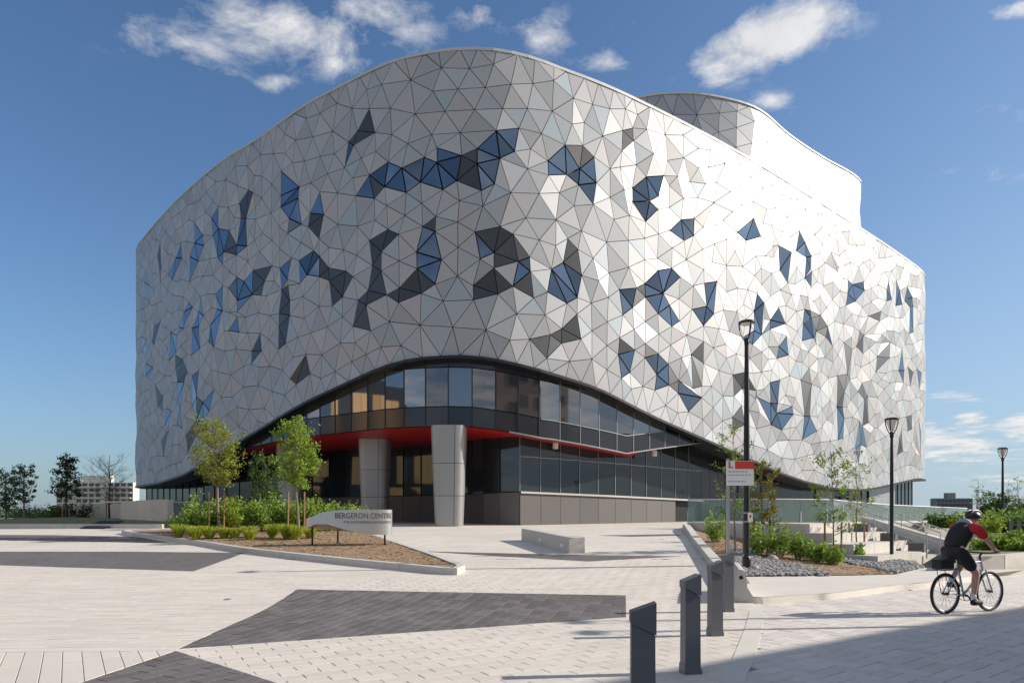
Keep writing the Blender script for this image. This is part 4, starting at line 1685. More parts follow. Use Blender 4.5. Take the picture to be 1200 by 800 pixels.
# ---- planted island with the building sign
near_px = [(160, 628.5), (233, 638), (287, 647), (400, 660), (470, 667), (532, 673.5)]
far_px = [(541, 669), (512, 657), (479, 645), (440, 632)]
isl = [tuple(on_ground(*p)[:2]) for p in near_px + far_px]
isl += [(-6.6, 31.2), (-13, 32.2), (-17.2, 30.2)]
ISL_near = catmull([tuple(on_ground(*p)[:2]) for p in near_px], 6)
isl_outline = ISL_near + [tuple(on_ground(*p)[:2]) for p in far_px] + [(-6.6, 31.2), (-13, 32.2), (-17.2, 30.2)]
cxi, cyi = -8.5, 26
inner = [(p[0] + (cxi - p[0]) * .02, p[1] + (cyi - p[1]) * .02) for p in isl_outline]
islz = lambda x, y: plaza_z(y) + 0.13 + 0.10 * max(0, 1 - math.hypot(x + 9, (y - 27) * 1.5) / 8)
sheet('island_mulch', inner, islz, M['mulch'], 0.6)
kerb_run('island_kerb', isl_outline + [isl_outline[0]], lambda x, y: plaza_z(y) + 0.16, lambda x, y: plaza_z(y) - .05, 0.2, M['concrete'], 'pale concrete kerb round the planted island')
# bark chips
rr = random.Random(21)
cm = MB()
for _ in range(9000):
    x, y = rr.uniform(-14.5, -1.0), rr.uniform(16.5, 30)
    if not pip(x, y, inner):
        continue
    a = rr.uniform(0, PI)
    l, w = rr.uniform(.05, .13), rr.uniform(.02, .04)
    d = Vector((math.cos(a), math.sin(a), rr.uniform(-.25, .25)))
    e = Vector((-math.sin(a), math.cos(a), rr.uniform(-.4, .4)))
    c = Vector((x, y, islz(x, y) + .015))
    cm.add([c - d * l / 2 - e * w / 2, c + d * l / 2 - e * w / 2, c + d * l / 2 + e * w / 2, c - d * l / 2 + e * w / 2], [(0, 1, 2, 3)])
for _ in range(6000):
    x, y = rr.uniform(5, 12.5), rr.uniform(15.5, 27)
    if not pip(x, y, bed_outline):
        continue
    a = rr.uniform(0, PI)
    l, w = rr.uniform(.05, .12), rr.uniform(.02, .04)
    d = Vector((math.cos(a), math.sin(a), rr.uniform(-.25, .25)))
    e = Vector((-math.sin(a), math.cos(a), rr.uniform(-.4, .4)))
    c = Vector((x, y, bedz(x, y) + .015))
    cm.add([c - d * l / 2 - e * w / 2, c + d * l / 2 - e * w / 2, c + d * l / 2 + e * w / 2, c - d * l / 2 + e * w / 2], [(0, 1, 2, 3)])
tag(cm.build('bark_chips', M['chip']), 'brown bark chips strewn over the planting beds', kind='stuff')

tree('young_tree', (-11.97, 28.0, islz(-11.97, 28)), 4.75, 1.08, 2.1, 'young tree with sparse golden yellow leaves on the planted island, left of the green one', 'tree', [M['leaf_gold'], M['leaf_lime']], M['bark'], 3900, .115, 31,
     trunk_r=.065, gap=.3, limbs=34)
tree('young_tree', (-8.5, 27.2, islz(-8.5, 27.2)), 4.6, .86, 1.95, 'young round crowned tree with bright green leaves behind the steel building sign', 'tree', [M['leaf_lime'], M['leaf_fresh']], M['bark'], 5600, .12, 32,
     trunk_r=.06, gap=.1, limbs=34)
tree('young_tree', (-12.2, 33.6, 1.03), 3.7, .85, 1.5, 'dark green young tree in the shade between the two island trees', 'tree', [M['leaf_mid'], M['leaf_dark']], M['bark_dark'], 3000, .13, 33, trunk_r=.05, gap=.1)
for x, y, lb in ((-12.25, 27.6, 'left stake of the golden young tree on the island'), (-11.65, 27.6, 'right stake of the golden young tree on the island'),
                 (-8.8, 26.8, 'left stake of the bright green young tree'), (-8.15, 26.8, 'right stake of the bright green young tree')):
    stake((x, y, islz(x, y) - .1), 1.75, 'brown timber ' + lb, 'timber tree stakes')
isl_shrubs = [(-13.3, 28.6, 1.6, 1.5), (-12.4, 29.2, 1.4, 1.5), (-11.4, 28.5, 1.5, 1.45), (-10.5, 29.2, 1.5, 1.65), (-9.6, 28.7, 1.5, 1.5), (-8.9, 29.4, 1.5, 1.45), (-8.0, 28.8, 1.4, 1.3), (-7.0, 29.6, 1.3, 1.35)]
pos_words = ['at the far left end of the row on the island', 'second from the left in the row on the island', 'at the stakes of the golden young tree', 'tallest of the island row, right of the golden tree',
             'halfway between the two island trees', 'just left of the bright green tree', 'at the stakes of the bright green tree', 'at the right end of the row above the steel sign']
for i, (x, y, w, h) in enumerate(isl_shrubs):
    shrub((x, y, islz(x, y) - .05), w * 1.2, h * 1.05, 'leafy green shrub ' + pos_words[i], [M['leaf_fresh'], M['leaf_lime']][i % 3 == 2], 40 + i, 'shrubs in a row on the planted island', n=2000, size=.15)
gr_words = ['leftmost of the front row on the island', 'second from the left end of the front row', 'third from the left end of the front row', 'fourth from the left end of the front row', 'fifth from the left end of the front row',
            'sixth from the left end of the front row', 'sixth from the right end of the front row', 'fifth from the right end of the front row', 'fourth from the right end of the front row', 'third from the right end of the front row',
            'second from the right end of the front row', 'rightmost of the front row, nearest the steel sign']
for i in range(12):
    x, y = -12.4 + i * .46 + rr.uniform(-.15, .15), 25.2 + rr.uniform(-.55, .55) - i * .07
    z = islz(x, y)
    t = MB()
    sz_ = rr.uniform(.9, 1.45)
    for _ in range(420):
        a, l = rr.uniform(0, 2 * PI), rr.uniform(.15, .6) * sz_
        d = Vector((math.cos(a), math.sin(a), 0))
        e = Vector((-math.sin(a), math.cos(a), 0)) * .010
        o = Vector((x, y, z)) + d * rr.uniform(0, .12)
        lean = rr.uniform(.2, 1.0) ** .7
        p1, p2 = o + d * l * lean * .4 + Vector((0, 0, l * .66)), o + d * l * lean + Vector((0, 0, l * (.9 - .45 * lean)))
        t.add([o - e, o + e, p1 + e * .8, p1 - e * .8, p2], [(0, 1, 2, 3), (3, 2, 4)])
    tag(t.build('grass_tuft', M['grass']), 'yellow green grass tuft, ' + gr_words[i], 'grass tuft', 'yellow grass tufts along the island front')

# ---- steel building sign
SG = thing('building_sign', (-5.4, 22.7, 0.55), 'curved stainless steel sign ribbon lettered BERGERON CENTRE on black posts', 'sign')
A_, B_ = Vector((-6.78, 22.45)), Vector((-4.02, 22.9))
ax_ = (B_ - A_).normalized()
nrm_ = Vector((ax_.y, -ax_.x))
LEN = (B_ - A_).length
front = []
NS = 64
for i in range(NS):            # closed loop: front run, right turn, back run, left turn
    a = 2 * PI * i / NS
    c, s_ = math.cos(a), math.sin(a)
    ex = 0.55
    u = LEN / 2 + (LEN / 2) * math.copysign(abs(c) ** ex, c)
    v = 0.34 * math.copysign(abs(s_) ** .9, s_)
    p = A_ + ax_ * u + nrm_ * v + nrm_ * 0.10 * math.sin(u / LEN * PI)
    front.append((p.x, p.y, u / LEN, v))


def rib_z(q, v):
    if v >= 0:
        top = interp(q, [(0, 1.52), (.08, 1.60), (.2, 1.74), (.4, 1.82), (1, 1.83)])
        bot = interp(q, [(0, 1.22), (.12, 1.36), (.25, 1.35), (.45, 1.18), (.7, 1.02), (1, .98)])
    else:
        top = interp(q, [(0, 1.52), (.15, 1.66), (.4, 1.80), (1, 1.83)])
        bot = interp(q, [(0, 1.22), (.3, 1.2), (.6, 1.15), (1, .98)])
    return bot, top


mb = MB()
for (x, y, q, v) in front:
    w = (v + .34) / .68
    b0_, t0_ = rib_z(q, -1)
    b1_, t1_ = rib_z(q, 1)
    mb.v += [(x, y, b0_ + (b1_ - b0_) * w), (x, y, t0_ + (t1_ - t0_) * w)]
for i in range(NS):
    j = (i + 1) % NS
    mb.f.append((2 * i, 2 * j, 2 * j + 1, 2 * i + 1)); mb.m.append(0)
mb.f.append(tuple(2 * i + 1 for i in range(NS))); mb.m.append(0)
mb.f.append(tuple(2 * i for i in range(NS - 1, -1, -1))); mb.m.append(0)
RIB = mb.build('ribbon', M['steel'], SG, True)
for px, d, top in ((366, 22.55, 1.40), (396, 23.1, 1.3), (451, 22.75, 1.05)):
    p = at_depth(px, d)
    z0 = islz(p.x, p.y)
    mb = MB()
    mb.tube([(p.x, p.y, z0 - .1), (p.x, p.y, top)], .032, 10)
    mb.box((p.x, p.y, z0 + .01), (.16, .16, .03))
    mb.build('post', M['black'], SG, True)


def lettering(text, size, s_start, s_end, z, name, parent):
    """flat print wrapped on the front of the ribbon"""
    cu = bpy.data.curves.new('lettering', 'FONT')
    cu.body = text
    cu.size = size
    cu.extrude = 0.0
    cu.offset = 0.004 if size > .15 else .002
    o = bpy.data.objects.new('lettering', cu)
    COL.objects.link(o)
    dg = bpy.context.evaluated_depsgraph_get()
    me = bpy.data.meshes.new_from_object(o.evaluated_get(dg))
    bpy.data.objects.remove(o)
    fr = sorted([f for f in front if f[3] >= -0.001], key=lambda f: f[2])
    path = Path([(f[0], f[1]) for f in fr])
    xs_ = [v.co.x for v in me.vertices]
    k = (s_end - s_start) * path.len / max(xs_)
    mb_ = MB()
    vs_ = []
    for v in me.vertices:
        p = path.off(s_start * path.len + v.co.x * k, 0.012)
        vs_.append((p.x, p.y, z + v.co.y))
    mb_.add(vs_, [tuple(p.vertices) for p in me.polygons])
    return mb_.build(name, M['letter'], parent)


lettering('BERGERON CENTRE', .25, .36, .97, 1.545, 'lettering', RIB)
lettering('FOR ENGINEERING EXCELLENCE', .11, .45, .96, 1.385, 'lettering', RIB)

# ================================================================== STREET FURNITURE
def bollard_proto():
    t = thing('bollard', (0, 0, 0), '', 'bollard', 'charcoal slant topped bollards along the road edge')
    w0, w1, dp = .165, .158, .13

    def frus(z0a, z0b, z1a, z1b, wa, wb, da, db):
        # bottoms z0a (left) z0b (right), tops z1a, z1b
        vs = [(-wa / 2, -da / 2, z0a), (wa / 2, -da / 2, z0b), (wa / 2, da / 2, z0b), (-wa / 2, da / 2, z0a),
              (-wb / 2, -db / 2, z1a), (wb / 2, -db / 2, z1b), (wb / 2, db / 2, z1b), (-wb / 2, db / 2, z1a)]
        m_ = MB()
        m_.add(vs, [(3, 2, 1, 0), (4, 5, 6, 7), (0, 1, 5, 4), (1, 2, 6, 5), (2, 3, 7, 6), (3, 0, 4, 7)])
        return m_
    frus(0.02, .02, .86, .78, w0, w1, dp, dp * .96).build('post', M['bollard'], t)
    frus(.865, .785, .935, 1.0, w1 + .014, w1 + .014, dp + .012, dp + .012).build('cap', M['bollard'], t)
    frus(0, 0, .10, .055, w0 + .018, w0 + .012, dp + .02, dp + .014).build('shoe', M['bollard'], t)
    return t


bp_ = bollard_proto()
bl_words = ['nearest the viewer and cut off by the photo bottom', 'second nearest the viewer, standing alone between two others', 'overlapping the end of the kerb, third from the viewer', 'farthest from the viewer, right beside the concrete barrier']
for i, (px, d) in enumerate(((753, 4.62), (809, 6.9), (838, 9.1), (852.5, 11.4))):
    o = bp_ if i == 0 else copy_tree(bp_)
    p = at_depth(px, d)
    o.location = (p.x, p.y, plaza_z(d))
    o.rotation_euler = (0, 0, R(8 + i * 1.5))
    o['label'] = 'charcoal slant topped bollard ' + bl_words[i]
    if i == 0:
        o.rotation_euler = (0, 0, R(-6))

# concrete barrier end
BR = thing('concrete_barrier', (4.16, 12.4, 0.0), 'low pale concrete barrier end with a lifting hole behind the farthest bollard', 'barrier')
prof = [(-.24, 0), (.24, 0), (.24, .07), (.11, .28), (.075, .56), (.03, .60), (-.03, .60), (-.075, .56), (-.11, .28), (-.24, .07)]
mb = MB()
k = len(prof)
ang = R(-14)
for yy in (0, 1.3):
    for (x, z) in prof:
        xx = x
        mb.v.append((4.16 + xx * math.cos(ang) - yy * math.sin(ang), 12.4 + xx * math.sin(ang) + yy * math.cos(ang), z + .02 + yy * .04))
mb.f += [tuple(range(k - 1, -1, -1)), tuple(range(k, 2 * k))] + [(i, (i + 1) % k, k + (i + 1) % k, k + i) for i in range(k)]
mb.f[0] = tuple(range(k)); mb.f = [f for f in mb.f]
mb.m = [0] * len(mb.f)
mb.build('body', M['concrete'], BR)
mb = MB()
mb.tube([(4.16, 12.385, .48), (4.16, 12.45, .48)], .035, 12)
mb.build('lifting_hole', M['black'], BR)

for px, py, lb in ((267, 702, 'small grey drain cover set in the pale paving at the left'), (776, 631.5, 'small grey drain cover on the plaza near the right kerb')):
    p = on_ground(px, py)
    t = thing('drain_cover', tuple(p), lb, 'drain cover')
    mb = MB()
    mb.lathe([(.075, -.01), (.075, .004), (.066, .006)], (p.x, p.y, p.z + .003), 20)
    mb.build('frame', M['galv'], t)
    mb = MB()
    mb.lathe([(.058, -.01), (.058, .0075)], (p.x, p.y, p.z + .003), 20)
    mb.build('lid', M['black'], t)
# long concrete bench
n0, f0 = Vector((2.02, 21.2)), Vector((0.62, 26.4))
BN = thing('concrete_bench', (1.3, 23.8, plaza_z(23.8)), 'long plain concrete bench block standing on the plaza by the entrance', 'bench')
d_ = (f0 - n0).normalized(); w_ = Vector((d_.y, -d_.x)) * .27
mb = MB()
pts8 = []
zf0, zf1 = plaza_z(n0.y), plaza_z(f0.y)
for p, z in ((n0, zf0), (f0, zf1)):
    for sgn in (-1, 1):
        for zz in (z - .05, zf0 + .50 if p is n0 else zf1 + .46):
            pts8.append((p.x + w_.x * sgn, p.y + w_.y * sgn, zz))
mb.add(pts8, [(0, 2, 3, 1), (4, 5, 7, 6), (0, 1, 5, 4), (2, 6, 7, 3), (1, 3, 7, 5), (0, 4, 6, 2)])
body = mb.build('seat_block', M['concrete'], BN)
bv = body.modifiers.new('bevel', 'BEVEL'); bv.width = .02; bv.segments = 2
for t_ in (.12, .55):
    p = n0 + (f0 - n0) * t_ - w_ * 1.003
    mb = MB()
    mb.box((p.x, p.y, plaza_z(p.y) + .2), (.04, .26, .09), math.atan2(d_.y, d_.x) - PI / 2)
    mb.build('light_slot', M['white'], BN)

# street lamps
def lamp(name, p, h, label, group, big=False):
    t = thing(name, p, label, 'street lamp', group)
    x, y, z = p
    mb_ = MB()
    r0 = .075 if big else .06
    mb_.lathe([(r0 * 1.5, -.3), (r0 * 1.5, .03), (r0 * 1.45, .12), (r0, .16), (r0, h * .5), (r0 * .72, h - .62), (r0 * .72, h - .60)], (x, y, z), 16)
    mb_.build('pole', M['black'], t, True)
    R_ = .20
    hd = MB()
    hd.lathe([(.05, h - .66), (.062, h - .64), (.062, h - .50), (.04, h - .46)], (x, y, z), 14)
    hd2 = hd
    hd = MB()
    hd.lathe([(R_ * .98, h - .085), (R_ * 1.05, h - .07), (R_ * 1.05, h - .04), (R_ * .8, h - .012), (R_ * .3, h)], (x, y, z), 28)
    head = hd.build('lamp_head', M['black'], t, True)
    hd2.build('collar', M['black'], head, True)
    for k_ in range(4 if not big else 3):
        a = PI / 4 + k_ * 2 * PI / (4 if not big else 3)
        c, s__ = math.cos(a), math.sin(a)
        am = MB()
        am.tube([(x + c * .045, y + s__ * .045, z + h - .55), (x + c * .13, y + s__ * .13, z + h - .40), (x + c * R_ * .93, y + s__ * R_ * .93, z + h - .2), (x + c * R_ * .96, y + s__ * R_ * .96, z + h - .07)], .016, 6)
        am.build('arm', M['black'], head, True)
    ln = MB()
    if big:
        ln.lathe([(R_ * .6, h - .12), (R_ * .82, h - .088)], (x, y, z), 20)
    else:
        ln.lathe([(.075, h - .42), (R_ * .86, h - .088)], (x, y, z), 20)
    ln.build('lens', M['lens'], head, True)
    return t


lg = 'black street lamps beside the plaza and road'
L1 = at_depth(875, 18.0)
lamp('street_lamp', (L1.x, L1.y, 0.40), 6.36, 'tallest black street lamp, rising from the pebbles behind the parking sign', lg, True)
L2 = at_depth(1045, 22.5)
lamp('street_lamp', (L2.x, L2.y, 0.06), 4.80, 'black street lamp standing in pebbles in front of the concrete terraces', lg)
L3 = at_depth(1175, 33)
lamp('street_lamp', (L3.x, L3.y, 0.1), 4.85, 'black street lamp behind the low wall, right of the cyclist', lg)
L4 = at_depth(1145, 72)
lamp('street_lamp', (L4.x, L4.y, .6), 3.9, 'small far off street lamp beside the distant grey block', lg)
# paper notice strapped to the tall lamp
nt_ = thing('notice', (L1.x + .02, L1.y - .12, 1.55), 'small white notice strapped to the tallest street lamp', 'notice')
mb = MB()
mb.box((L1.x + .06, L1.y - .10, 1.57), (.13, .012, .23))
mb.build('sheet', M['white'], nt_)
mb = MB()
for dz in (-.11, .12):
    mb.lathe([(.082, -.012), (.082, .012)], (L1.x, L1.y, 1.57 + dz), 14)
mb.build('strap', M['galv'], nt_)
mb = MB()
mb.box((L1.x + .06, L1.y - .1075, 1.60), (.05, .003, .07))
mb.build('print', M['signred'], nt_)

# parking sign
PS = at_depth(853, 17.8)
pz0 = bedz(PS.x, PS.y)
SGN = thing('parking_sign', (PS.x, PS.y, pz0), 'red and white parking lot sign with a letter L on a grey steel post', 'sign')
mb = MB()
mb.box((PS.x, PS.y, (pz0 + 3.0) / 2), (.075, .05, 3.0 - pz0 + .2))
mb.build('post', M['galv'], SGN)
cxs, czs = PS.x + .30, 2.72
mb = MB()
mb.box((cxs, PS.y - .04, czs), (.72, .012, .64))
BRD = mb.build('board', M['white'], SGN)
mb = MB()
mb.box((cxs + .115, PS.y - .048, czs + .21), (.49, .006, .20))
mb.build('red_band', M['signred'], BRD)
mb = MB()
mb.box((cxs - .275, PS.y - .048, czs + .215), (.045, .006, .17))
mb.box((cxs - .215, PS.y - .048, czs + .15), (.07, .006, .04))
mb.build('letter', M['signred'], BRD)
mb = MB()
for k_, wd in enumerate((.50, .56, .0, .44)):
    if wd:
        x_ = cxs - .3
        rr2 = random.Random(k_)
        while x_ < cxs - .3 + wd:
            l = rr2.uniform(.03, .09)
            mb.box((x_ + l / 2, PS.y - .0475, czs + .04 - k_ * .085), (l, .005, .032))
            x_ += l + .025
mb.build('print', M['signgrey'], BRD)

# ================================================================== RIGHT SIDE: TERRACES, WALLS, GUARDS
u_ = Vector((.74, .68)).normalized()
n_ = Vector((-u_.y, u_.x))
O1 = Vector((13.0, 22.8))
TER = thing('terrace_seating', (12.5, 25, 0), 'pale concrete terrace seating of stepped blocks below the glass guard', 'terrace')
tiers = [(0.0, 0.36, 0.0), (.84, .69, .36), (1.80, 1.02, .69), (2.76, 1.34, 1.02)]
rb_ = random.Random(4)
for k_, (off_, top_, bot_) in enumerate(tiers):
    t = min((tt_ for tt_ in np.arange(-9, 2, .1) if 600 + F * (O1 + u_ * float(tt_) + n_ * off_).x / (O1 + u_ * float(tt_) + n_ * off_).y > (1028, 1000, 975, 948)[k_]), default=-1.0)
    t = float(t)
    end = 2.2 + k_ * .45
    while t < end:
        l = min(rb_.choice((1.2, 1.8, 2.4)), end - t)
        if l < .25:
            break
        c = O1 + u_ * (t + l / 2) + n_ * (off_ + .55)
        mb = MB()
        mb.box((c.x, c.y, (top_ - .3) / 2), (l - .02, 1.1, top_ + .3), math.atan2(u_.y, u_.x))
        o = mb.build('terrace_block', M['concrete'], TER)
        t += l
ra, rb2 = Vector((8.75, 33.1)), Vector((10.35, 25.0))
for i in range(4):
    p, q = ra + (rb2 - ra) * (i / 4), ra + (rb2 - ra) * ((i + 1) / 4)
    mb = MB()
    c = (p + q) / 2
    mb.box((c.x, c.y, .5), ((q - p).length - .02, .4, 1.68), math.atan2((q - p).y, (q - p).x))
    mb.build('terrace_block', M['concrete'], TER)
ea, eb = Vector((14.35, 28.55)), Vector((21.6, 32.6))
for i in range(5):
    p, q = ea + (eb - ea) * (i / 5), ea + (eb - ea) * ((i + 1) / 5)
    c = (p + q) / 2
    mb = MB()
    mb.box((c.x, c.y, .5), ((q - p).length - .015, .3, 1.66), math.atan2((q - p).y, (q - p).x))
    mb.build('terrace_block', M['concrete'], TER)
# stair flight at the right end
ST = thing('stair', (16, 27, 0), 'concrete stair flight with steel handrails at the right end of the terraces', 'stair')
for k_ in range(8):
    c = O1 + u_ * (4.1 + .06 * k_) + n_ * (.1 + k_ * .42)
    mb = MB()
    z1 = .165 * (k_ + 1)
    mb.box((c.x + n_.x * .6, c.y + n_.y * .6, z1 / 2 - .1), (3.0, 1.2, z1 + .2), math.atan2(u_.y, u_.x))
    mb.build('step', M['concrete'], ST)
for k_ in range(3):      # grey cheek blocks stepping up the flight
    c = O1 + u_ * (2.75 + .0 * k_) + n_ * (.35 + k_ * .95)
    mb = MB()
    mb.box((c.x, c.y, .48 + k_ * .34), (.42, .5, .34), math.atan2(u_.y, u_.x) + .1)
    mb.build('cheek_block', M['granite'], ST)
for t in (2.62, 4.2, 5.6):
    mb = MB()
    a = O1 + u_ * t + n_ * .0
    b = O1 + u_ * (t + .4) + n_ * 3.7
    pa, pb = Vector((a.x, a.y, 1.0)), Vector((b.x, b.y, 2.35))
    mb.tube([pa + Vector((0, 0, -.9)), pa, pb, pb + Vector((0, 0, -.95))], .024, 6)
    m1 = (pa + pb) / 2
    mb.tube([m1, m1 + Vector((0, 0, -.95))], .02, 6)
    mb.tube([pa + Vector((0, 0, -.4)), pb + Vector((0, 0, -.4))], .016, 6)
    mb.build('handrail', M['galv'], ST, True)
# sloping stair wall and low walls to its right
cw = thing('stair_wall', (17, 24, 0), 'pale sloping concrete wall beside the stair, behind the cyclist', 'wall')
a = O1 + u_ * 6.0 + n_ * 3.4
b = O1 + u_ * 5.4 + n_ * -.2
dd = (b - a).normalized(); ww = Vector((dd.y, -dd.x)) * .2
mb = MB()
vs = []
for p, zt in ((a, 1.62), (b, .62)):
    for s_ in (-1, 1):
        vs += [(p.x + ww.x * s_, p.y + ww.y * s_, -.1), (p.x + ww.x * s_, p.y + ww.y * s_, zt)]
mb.add(vs, [(0, 1, 3, 2), (4, 6, 7, 5), (0, 4, 5, 1), (2, 3, 7, 6), (1, 5, 7, 3)])
mb.build('wall_body', M['concrete'], cw)
rw = thing('low_wall', (16.5, 21.6, 0), 'low pale concrete planter wall at the right edge behind the cyclist', 'wall')
wl = [on_ground(1112, 668, lambda x, y: .12), on_ground(1160, 667.5, lambda x, y: .12), Vector((17.6, 22.0, .12)), Vector((24, 24, .12)), Vector((34, 26, .12))]
wp = Path([(p.x, p.y) for p in wl])
tt = 0
while tt < wp.len - .2:
    l = min(1.9, wp.len - tt)
    a, b = wp.at(tt + .008), wp.at(tt + l - .008)
    d2 = (b - a)
    c = (a + b) / 2
    mb = MB()
    mb.box((c.x, c.y, .26), (d2.length, .28, .52), math.atan2(d2.y, d2.x))
    mb.build('wall_block', M['concrete'], rw)
    tt += l
rw2 = thing('retaining_wall', (18, 28, 0), 'upper pale concrete retaining wall under the hedge at the right edge', 'wall')
a, b = at_depth(1128, 27.0), at_depth(1192, 26.5)
d2 = b - a
for i in range(3):
    p, q = a + d2 * (i / 3) , a + d2 * ((i + 1) / 3)
    c = (p + q) / 2
    mb = MB()
    mb.box((c.x, c.y, .4), ((q - p).length - .02, .3, 1.1), math.atan2(d2.y, d2.x))
    mb.build('wall_block', M['concrete'], rw2)
tag(sheet('raised_bed', [(p.x, p.y) for p in wl[:3]] + [(24, 24), (34, 26), (40, 60), (24, 60), (21, 32), (17.6, 27.2)], lambda x, y: .48 if y < 27 else .9, M['earth'], 1.5), kind='structure')
# slat fence at the far right
FN = thing('metal_fence', (19.5, 25.5, .5), 'grey metal picket fence at the right edge under the hedge', 'fence')
fa, fb = Vector((19.0, 26.0)), Vector((25, 23.6))
for i in range(26):
    p = fa + (fb - fa) * i / 25
    mb = MB()
    mb.box((p.x, p.y, .95), (.12, .03, 1.0), math.atan2((fb - fa).y, (fb - fa).x))
    mb.build('picket', M['far_wall_grey'], FN)
for z_ in (.6, 1.3):
    mb = MB()
    c = (fa + fb) / 2
    mb.box((c.x + .02, c.y + .05, z_), ((fb - fa).length, .04, .05), math.atan2((fb - fa).y, (fb - fa).x))
    mb.build('rail', M['far_wall_grey'], FN)

# upper terrace ground at the building's right flank
sheet('upper_terrace', [(kerb_x(33.3), 33.35), (8.85, 33.1), (10.45, 25.2), (11.6, 25.9), (14.2, 28.3), (17.2, 30.0), (21.5, 32.5), (26, 42), (48, 66), (60, 90), (16, 52), (14, 46)], lambda x, y: 1.27 if y < 40 else 1.3, M['sidewalk'], 2.0)
# glass guard
gp = Path([(8.75, 34.0), (12.5, 33.2), (16.2, 34.4), (20.6, 40.5), (26.5, 48), (36, 58), (44, 66)])
GG = thing('glass_guard', (12.5, 34, 1.06), 'pale green glass guard along the upper terrace edge above the concrete blocks', 'railing')
s = 0
gz = lambda y: 1.26
while s < gp.len - .3:
    l = min(1.9, gp.len - s)
    a, b = gp.at(s + .01), gp.at(s + l - .01)
    c = (a + b) / 2
    dv = b - a
    mb = MB()
    mb.box((c.x, c.y, gz(c.y) + .62), (dv.length, .02, 1.12), math.atan2(dv.y, dv.x))
    mb.build('glass_panel', M['guard_glass'], GG)
    mb = MB()
    mb.box((a.x, a.y, gz(a.y) + .3), (.05, .06, .62), math.atan2(dv.y, dv.x))
    mb.build('clamp_post', M['galv'], GG)
    s += l
mb = MB()
mb.tube([(p[0], p[1], gz(p[1]) + 1.2) for p in gp.p], .03, 6)
mb.build('top_rail', M['galv'], GG)
mb = MB()
for a, b in zip(gp.p, gp.p[1:]):
    c = ((a[0] + b[0]) / 2, (a[1] + b[1]) / 2)
    mb.box((c[0], c[1], gz(c[1]) - .1), (math.hypot(b[0] - a[0], b[1] - a[1]), .3, .3), math.atan2(b[1] - a[1], b[0] - a[0]))
mb.build('footing', M['concrete'], GG)

# river stones: loose stone edging (uncountable) with the larger stones on their own
rr = random.Random(77)
sm = MB()


def stone_mesh(mb_, c, r_, rs):
    vs_ = []
    for k_ in range(2):
        pass
    ph = rs.uniform(0, 6)
    el = rs.uniform(.6, 1.0)
    ring = 6
    vs_.append(c + Vector((0, 0, r_ * .62)))
    for lv, (rad, z_) in enumerate(((.75, .35), (1.0, -.1))):
        for k_ in range(ring):
            a_ = ph + 2 * PI * k_ / ring + lv * .4
            q = rad * r_ * rs.uniform(.85, 1.15)
            vs_.append(c + Vector((math.cos(a_) * q, math.sin(a_) * q * el, z_ * r_)))
    fs_ = [(0, 1 + k_, 1 + (k_ + 1) % ring) for k_ in range(ring)]
    fs_ += [(1 + k_, 1 + ring + k_, 1 + ring + (k_ + 1) % ring, 1 + (k_ + 1) % ring) for k_ in range(ring)]
    mb_.add(vs_, fs_)


# two pebble zones: in front along the pavement, and round the second lamp
zoneA = [tuple(on_ground(px, py, bedz)[:2]) for px, py in ((866, 674.8), (976, 674.2), (955, 668), (925, 661), (893, 656), (880, 645), (858, 640), (850, 652))]
zoneB = [tuple(on_ground(px, py, bedz)[:2]) for px, py in ((1050, 672), (1083, 664.6), (1060, 657), (1030, 655), (1005, 650), (975, 652), (985, 658), (1020, 665))]
for zone, cnt_ in ((zoneA, 4200), (zoneB, 3400)):
    x0, x1 = min(p[0] for p in zone), max(p[0] for p in zone)
    y0, y1 = min(p[1] for p in zone), max(p[1] for p in zone)
    for _ in range(cnt_):
        x, y = rr.uniform(x0, x1), rr.uniform(y0, y1)
        if pip(x, y, zone):
            stone_mesh(sm, Vector((x, y, bedz(x, y) + rr.uniform(.0, .05))), rr.uniform(.035, .085), rr)
tag(sm.build('river_stones', M['stone']), 'grey river stones spread round the lamp bases', kind='stuff')
bw_ = ['beside the tall lamp base', 'on the mulch behind the pebbles', 'at the near corner of the pebbles']
for i, (px, py, r_) in enumerate(((905, 656, .2), (1012, 655, .16), (884, 668, .17))):
    p = on_ground(px, py, bedz)
    mb = MB()
    stone_mesh(mb, p + Vector((0, 0, .06)), r_, rr)
    o = tag(mb.build('boulder', M['stone']), 'larger grey stone ' + bw_[i], 'stone', 'larger stones in the right bed')
    ss = o.modifiers.new('round', 'SUBSURF'); ss.levels = 2; ss.render_levels = 2

